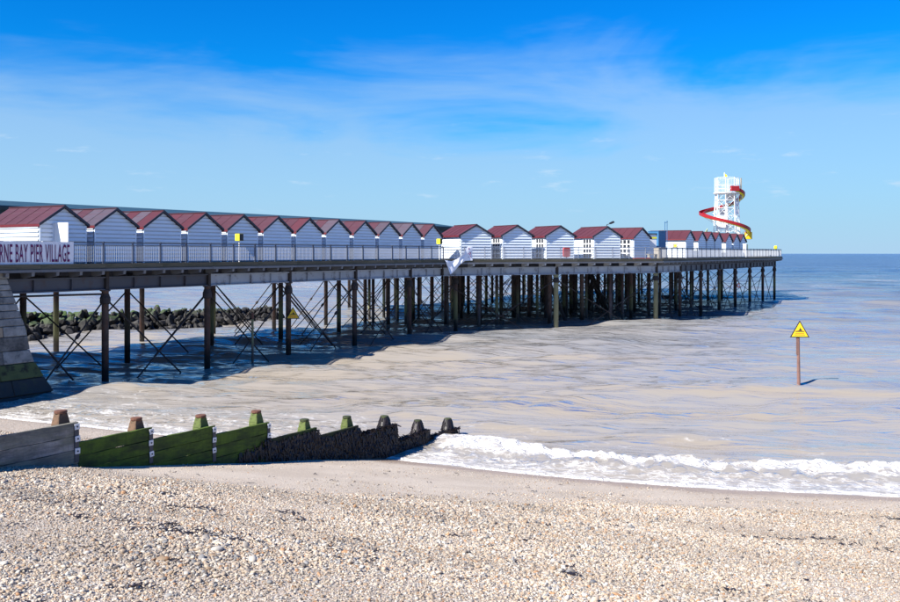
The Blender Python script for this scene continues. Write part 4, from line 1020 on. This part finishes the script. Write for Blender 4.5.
p = wpt(662.3, 88.0); CT = thing('blue_container', 'plain blue steel container standing between the large and far huts', 'container', (p.x, p.y, ZD), math.radians(42))
b = MB(); n = 10
for k in range(n):
    x = -.62+1.24*k/n; d = .008 if k % 2 else .0; b.box(x, x+1.24/n-.002, -.0-d, 1.2, .06, 2.62)
link('body', b.mesh('body', M_BLUE), CT)
b = MB(); b.box(-.66, .66, -.05, 1.24, 2.622, 2.69); b.box(-.66, .66, -.05, 1.24, 0, .058); link('frame', b.mesh('frame', M_BLUE), CT)
BP = thing('blue_poles', 'pair of thin blue poles with a crossbar rising above the blue container', 'pole', (wpt(666, 92.0).x, 92.0, ZD), math.radians(20))
b = MB(); b.tube((-.13, 0, 0), (-.13, 0, 3.75), .035, n=8); link('pole', b.mesh('pole', M_BLUE), BP); b = MB(); b.tube((.13, 0, 0), (.13, 0, 3.85), .035, n=8); link('pole', b.mesh('pole', M_BLUE), BP)
b = MB(); b.tube((-.17, 0, 3.6), (.20, 0, 3.72), .03, n=8); link('crossbar', b.mesh('crossbar', M_BLUE), BP)
p = wpt(653.2, 87.6); WK = thing('white_kiosk', 'narrow white kiosk with a yellow sign strip squeezed beside the blue container', 'kiosk', (p.x, p.y, ZD), math.radians(24))
b = MB(); b.box(-.75, .75, 0, 1.8, 0, 2.35); link('wall', bevel(b.mesh('wall', M_WHITE), .01), WK)
b = MB(); b.box(-.80, .80, -.08, 1.85, 2.355, 2.45); link('roof', b.mesh('roof', M_TEAL), WK)
b = MB(); b.box(-.3, .55, -.03, -.004, 1.93, 2.08); link('sign_strip', b.mesh('sign_strip', M_LEMON), WK)
p = wpt(659.3, 83.2); GB = thing('timber_bin', 'grey timber-clad litter bin by the railing in front of the blue container', 'bin', (p.x, p.y, ZD), DA)
for k in range(5):
    b = MB(); x = -.36+k*.145; b.box(x, x+.135, -.36, .36, .03, 1.0); link('slat', b.mesh('slat', M_GREYBIN), GB)
b = MB(); b.box(-.4, .4, -.4, .4, 1.003, 1.06); link('lid', b.mesh('lid', M_GREYBIN), GB)
p = wpt(664.3, 84.0); SC = thing('covered_heap', 'dark tapering covered bundle beside the timber bin', 'cover', (p.x, p.y, ZD), DA)
b = MB(); b.lathe([(0, .33), (.25, .31), (.6, .22), (.85, .14), (.98, .05)], 9); link('cover', b.mesh('cover', M_SLATE), SC)
b = MB(); b.tube((0, 0, .96), (.03, 0, 1.08), .035, n=6); link('knot', b.mesh('knot', M_SLATE), SC)
p = wpt(653.0, 82.9); BE = thing('low_bench', 'low grey bench on the deck below the white kiosk', 'bench', (p.x, p.y, ZD), DA)
b = MB(); b.box(-.6, .6, -.2, .2, .38, .45); link('seat', b.mesh('seat', M_GREYBIN), BE)
for sx in (-.5, .5): b = MB(); b.box(sx-.04, sx+.04, -.17, .17, 0, .378); link('leg', b.mesh('leg', M_GREYBIN), BE)
p = wpt(642, 81.6); RB = tag(link('red_board', None, None, (p.x, p.y, ZD), (0, 0, DA)), 'long faded red board lying along the deck edge below the blue-shaded hut', 'board')
b = MB(); b.box(-.95, .95, -.07, .07, .0, .06); b.box(-.6, .95, -.05, .05, .061, .12); link('plank', b.mesh('plank', M_REDD), RB)
def at_head(u, w): return PL(u, w, ZD)
CB = thing('white_cabinet', 'small white cabinet at the seaward end of the far hut row', 'cabinet', PL(138.5, -10.1, ZD), TH)
b = MB(); b.box(-.22, .22, 0, .4, 0, 1.62); link('body', bevel(b.mesh('body', M_WHITE), .02), CB); b = MB(); b.box(-.25, .25, -.04, .44, 1.623, 1.68); link('lid', b.mesh('lid', M_WHITE), CB)
YB = thing('yellow_lamp', 'bright yellow beacon on the railing near the seaward tip of the pier', 'beacon', PL(151.2, -11.0, ZD), TH)
b = MB(); b.tube((0, 0, 0), (0, 0, 1.05), .05, n=8); link('post', b.mesh('post', M_RAIL), YB); b = MB(); b.lathe([(1.05, .14), (1.12, .22), (1.42, .22), (1.55, .12)], 12); link('lamp', b.mesh('lamp', M_LEMON), YB)
DP = thing('dark_panel', 'narrow dark panel fixed inside the railing near the seaward end', 'panel', PL(145.6, -11.0, ZD), TH)
b = MB(); b.box(-.2, .2, 0, .04, .12, 1.0); link('board', b.mesh('board', M_BLACK), DP); b = MB(); b.box(-.03, .03, .041, .09, 0, 1.0); link('batten', b.mesh('batten', M_BLACK), DP)

# ------------------------------------------------------------------ helter skelter
HS = thing('helter_skelter', 'white lattice helter skelter tower with a red spiral slide at the pier head', 'helter skelter', PL(160.6, -2.0, ZD), 0)
NP_ = 8; HB = 9.6; HT = 11.9
def ringp(k, r, z): a = 2*math.pi*(k+.5)/NP_; return Vector((r*math.cos(a), r*math.sin(a), z))
def rz_(z): return 2.05-0.04*z*1.0
for k in range(NP_):
    b = MB(); b.tube(ringp(k, rz_(0), 0), ringp(k, rz_(HB), HB), .06, n=6); link('tower_post', b.mesh('tower_post', M_WHITE), HS)
levels = [0.4+1.15*i for i in range(9)]
for z in levels:
    b = MB()
    for k in range(NP_): b.tube(ringp(k, rz_(z), z), ringp(k+1, rz_(z), z), .035, n=6)
    link('ring_beam', b.mesh('ring_beam', M_WHITE), HS)
for i in range(len(levels)-1):
    for k in range(NP_):
        b = MB(); za, zb_ = levels[i], levels[i+1]
        b.tube(ringp(k, rz_(za), za), ringp(k+1, rz_(zb_), zb_), .022, n=5)
        if (i+k) % 2 == 0: b.tube(ringp(k+1, rz_(za), za), ringp(k, rz_(zb_), zb_), .022, n=5)
        link('lattice_rod', b.mesh('lattice_rod', M_WHITE), HS)
        if (k+i*3) % 8 in (0, 5):
            b = MB(); h0 = za+.2; h1 = zb_-.16; o_ = .05
            A_, B_ = ringp(k, rz_(za)-.07, h0), ringp(k+1, rz_(za)-.07, h0); A2, B2 = ringp(k, rz_(zb_)-.07, h1), ringp(k+1, rz_(zb_)-.07, h1); inn = (A_+B_).normalized()*-.03; inn.z = 0
            b.hexa([A_, B_, B_+inn, A_+inn, A2, B2, B2+inn, A2+inn]); link('cladding_panel', b.mesh('cladding_panel', M_WHITE), HS)
b = MB(); b.lathe([(HB-.12, 1.95), (HB-.02, 2.0), (HB+.02, 2.0)], 16); link('platform', b.mesh('platform', M_WHITE), HS)
b = MB(); b.tube((0, 0, 0), (0, 0, HB-.13), .22, n=12); link('mast', b.mesh('mast', M_WHITE), HS)
b = MB()
for k in range(30):
    a = k*.42; z = .3*k+.3; v0 = Vector((.25*math.cos(a), .25*math.sin(a), z)); v1 = Vector((1.1*math.cos(a), 1.1*math.sin(a), z)); b.tube(v0, v1, .06, n=5)
link('stair', b.mesh('stair', M_BAR), HS)
for k in range(NP_):
    b = MB(); b.tube(ringp(k, 1.75, HB+.02), ringp(k, 1.75, HT), .04, n=6); link('cage_post', b.mesh('cage_post', M_WHITE), HS)
    b = MB(); A_, B_ = ringp(k, 1.75, 0), ringp(k+1, 1.75, 0)
    for z in (HB+.6, HB+1.15, HT-.03): b.tube(A_+Vector((0, 0, z)), B_+Vector((0, 0, z)), .028, n=5)
    for g in range(1, 6):
        q = A_.lerp(B_, g/6); b.tube(q+Vector((0, 0, HB+.04)), q+Vector((0, 0, HT)), .011, n=4)
    link('cage_panel', b.mesh('cage_panel', M_WHITE), HS)
b = MB(); b.lathe([(HT-.02, .07), (HT+.8, .05)], 6, (-.35, 0, 0)); link('flagpole', b.mesh('flagpole', M_WHITE), HS)
b = MB(); b.hexa([(-.30, -.02, HT+.05), (.05, -.1, HT+.1), (.05, .02, HT+.1), (-.30, .1, HT+.05), (-.30, -.02, HT+.62), (.0, -.06, HT+.42), (.0, .04, HT+.42), (-.30, .1, HT+.62)]); link('flag', b.mesh('flag', M_LEMON), HS)
b = MB(); b.tube((1.95, -.6, HB-1.0), (1.95, -.6, HT-.1), .11, n=8); tag(link('side_mast', b.mesh('side_mast', M_GREYBIN), HS), 'grey mast at the right of the cage')
# slide: trough swept along a widening helix, clockwise seen from the viewer's front to the right
def helix(t):
    a = math.radians(-55+405*t); z = np.interp(t, [0, .136, .259, .58, .8, 1], [9.95, 9.1, 8.0, 6.3, 4.75, 3.4])
    r = np.interp(t, [0, .06, .12, .26, .45, .58, .68, .8, 1], [1.5, 2.0, 2.35, 2.5, 3.1, 3.85, 3.85, 3.45, 3.05])
    return Vector((r*math.cos(a), r*math.sin(a), float(z)))
NSL = 90
def sweep(profile, name, mat, thick=.03):
    b = MB(); rings_ = []
    for k in range(NSL+1):
        t_ = k/NSL; c = helix(t_); out = Vector((c.x, c.y, 0)).normalized()
        rings_.append([c+out*x+Vector((0, 0, z)) for x, z in profile])
    n = len(profile); vs = [p for r_ in rings_ for p in r_]
    fs = [(k*n+i, k*n+(i+1) % n, (k+1)*n+(i+1) % n, (k+1)*n+i) for k in range(NSL) for i in range(n)]+[tuple(range(n)), tuple(NSL*n+i for i in range(n-1, -1, -1))]
    b.add(vs, fs); return b.mesh(name, mat, False)
sl_o = link('slide', sweep([(-.36, .36), (-.31, .36), (-.28, .05), (.28, .05), (.31, .42), (.37, .42), (.34, -.02), (-.34, -.02)], 'slide', M_RED), HS)
tag(sl_o, 'red spiral slide trough')
link('slide_underside', sweep([(-.22, -.03), (.22, -.03), (.2, -.11), (-.2, -.11)], 'slide_underside', M_LEMON), HS)
for k in range(4, NSL, 7):
    c = helix(k/NSL); inn = Vector((c.x, c.y, 0)).normalized(); b = MB(); b.tube(c+Vector((0, 0, -.1)), Vector((inn.x*rz_(max(0, c.z-1.2)), inn.y*rz_(max(0, c.z-1.2)), max(.3, c.z-1.3))), .035, n=5); link('slide_strut', b.mesh('slide_strut', M_WHITE), HS)
c = helix(1.0); b = MB(); b.box(-.45, .45, -.45, .45, -.55, .55); e_ = link('slide_end', bevel(b.mesh('slide_end', M_YELLOW), .05), HS, c+Vector((.1, .1, -.25)))
c = helix(0.0); b = MB(); b.box(-.65, .65, -.3, .3, -.15, .62); link('slide_entry', bevel(b.mesh('slide_entry', M_RED), .04), HS, c+Vector((-.1, -.2, 0)), (0, 0, math.radians(10)))
# lime ground panels around the foot
for k, (a0, a1, zz) in enumerate(((165, 200, 3.2), (200, 228, 2.9), (140, 165, 4.3), (268, 292, 2.3), (300, 330, 2.0))):
    b = MB(); A_ = Vector((3.1*math.cos(math.radians(a0)), 3.1*math.sin(math.radians(a0)), 0)); B_ = Vector((3.1*math.cos(math.radians(a1)), 3.1*math.sin(math.radians(a1)), 0)); i_ = (A_+B_).normalized()*-.05
    b.hexa([A_, B_, B_+i_, A_+i_, A_+Vector((0, 0, zz)), B_+Vector((0, 0, zz*.9)), B_+i_+Vector((0, 0, zz*.9)), A_+i_+Vector((0, 0, zz))]); tag(link('skirt_panel', b.mesh('skirt_panel', M_PALEGREEN), HS), 'pale lime skirt panel')
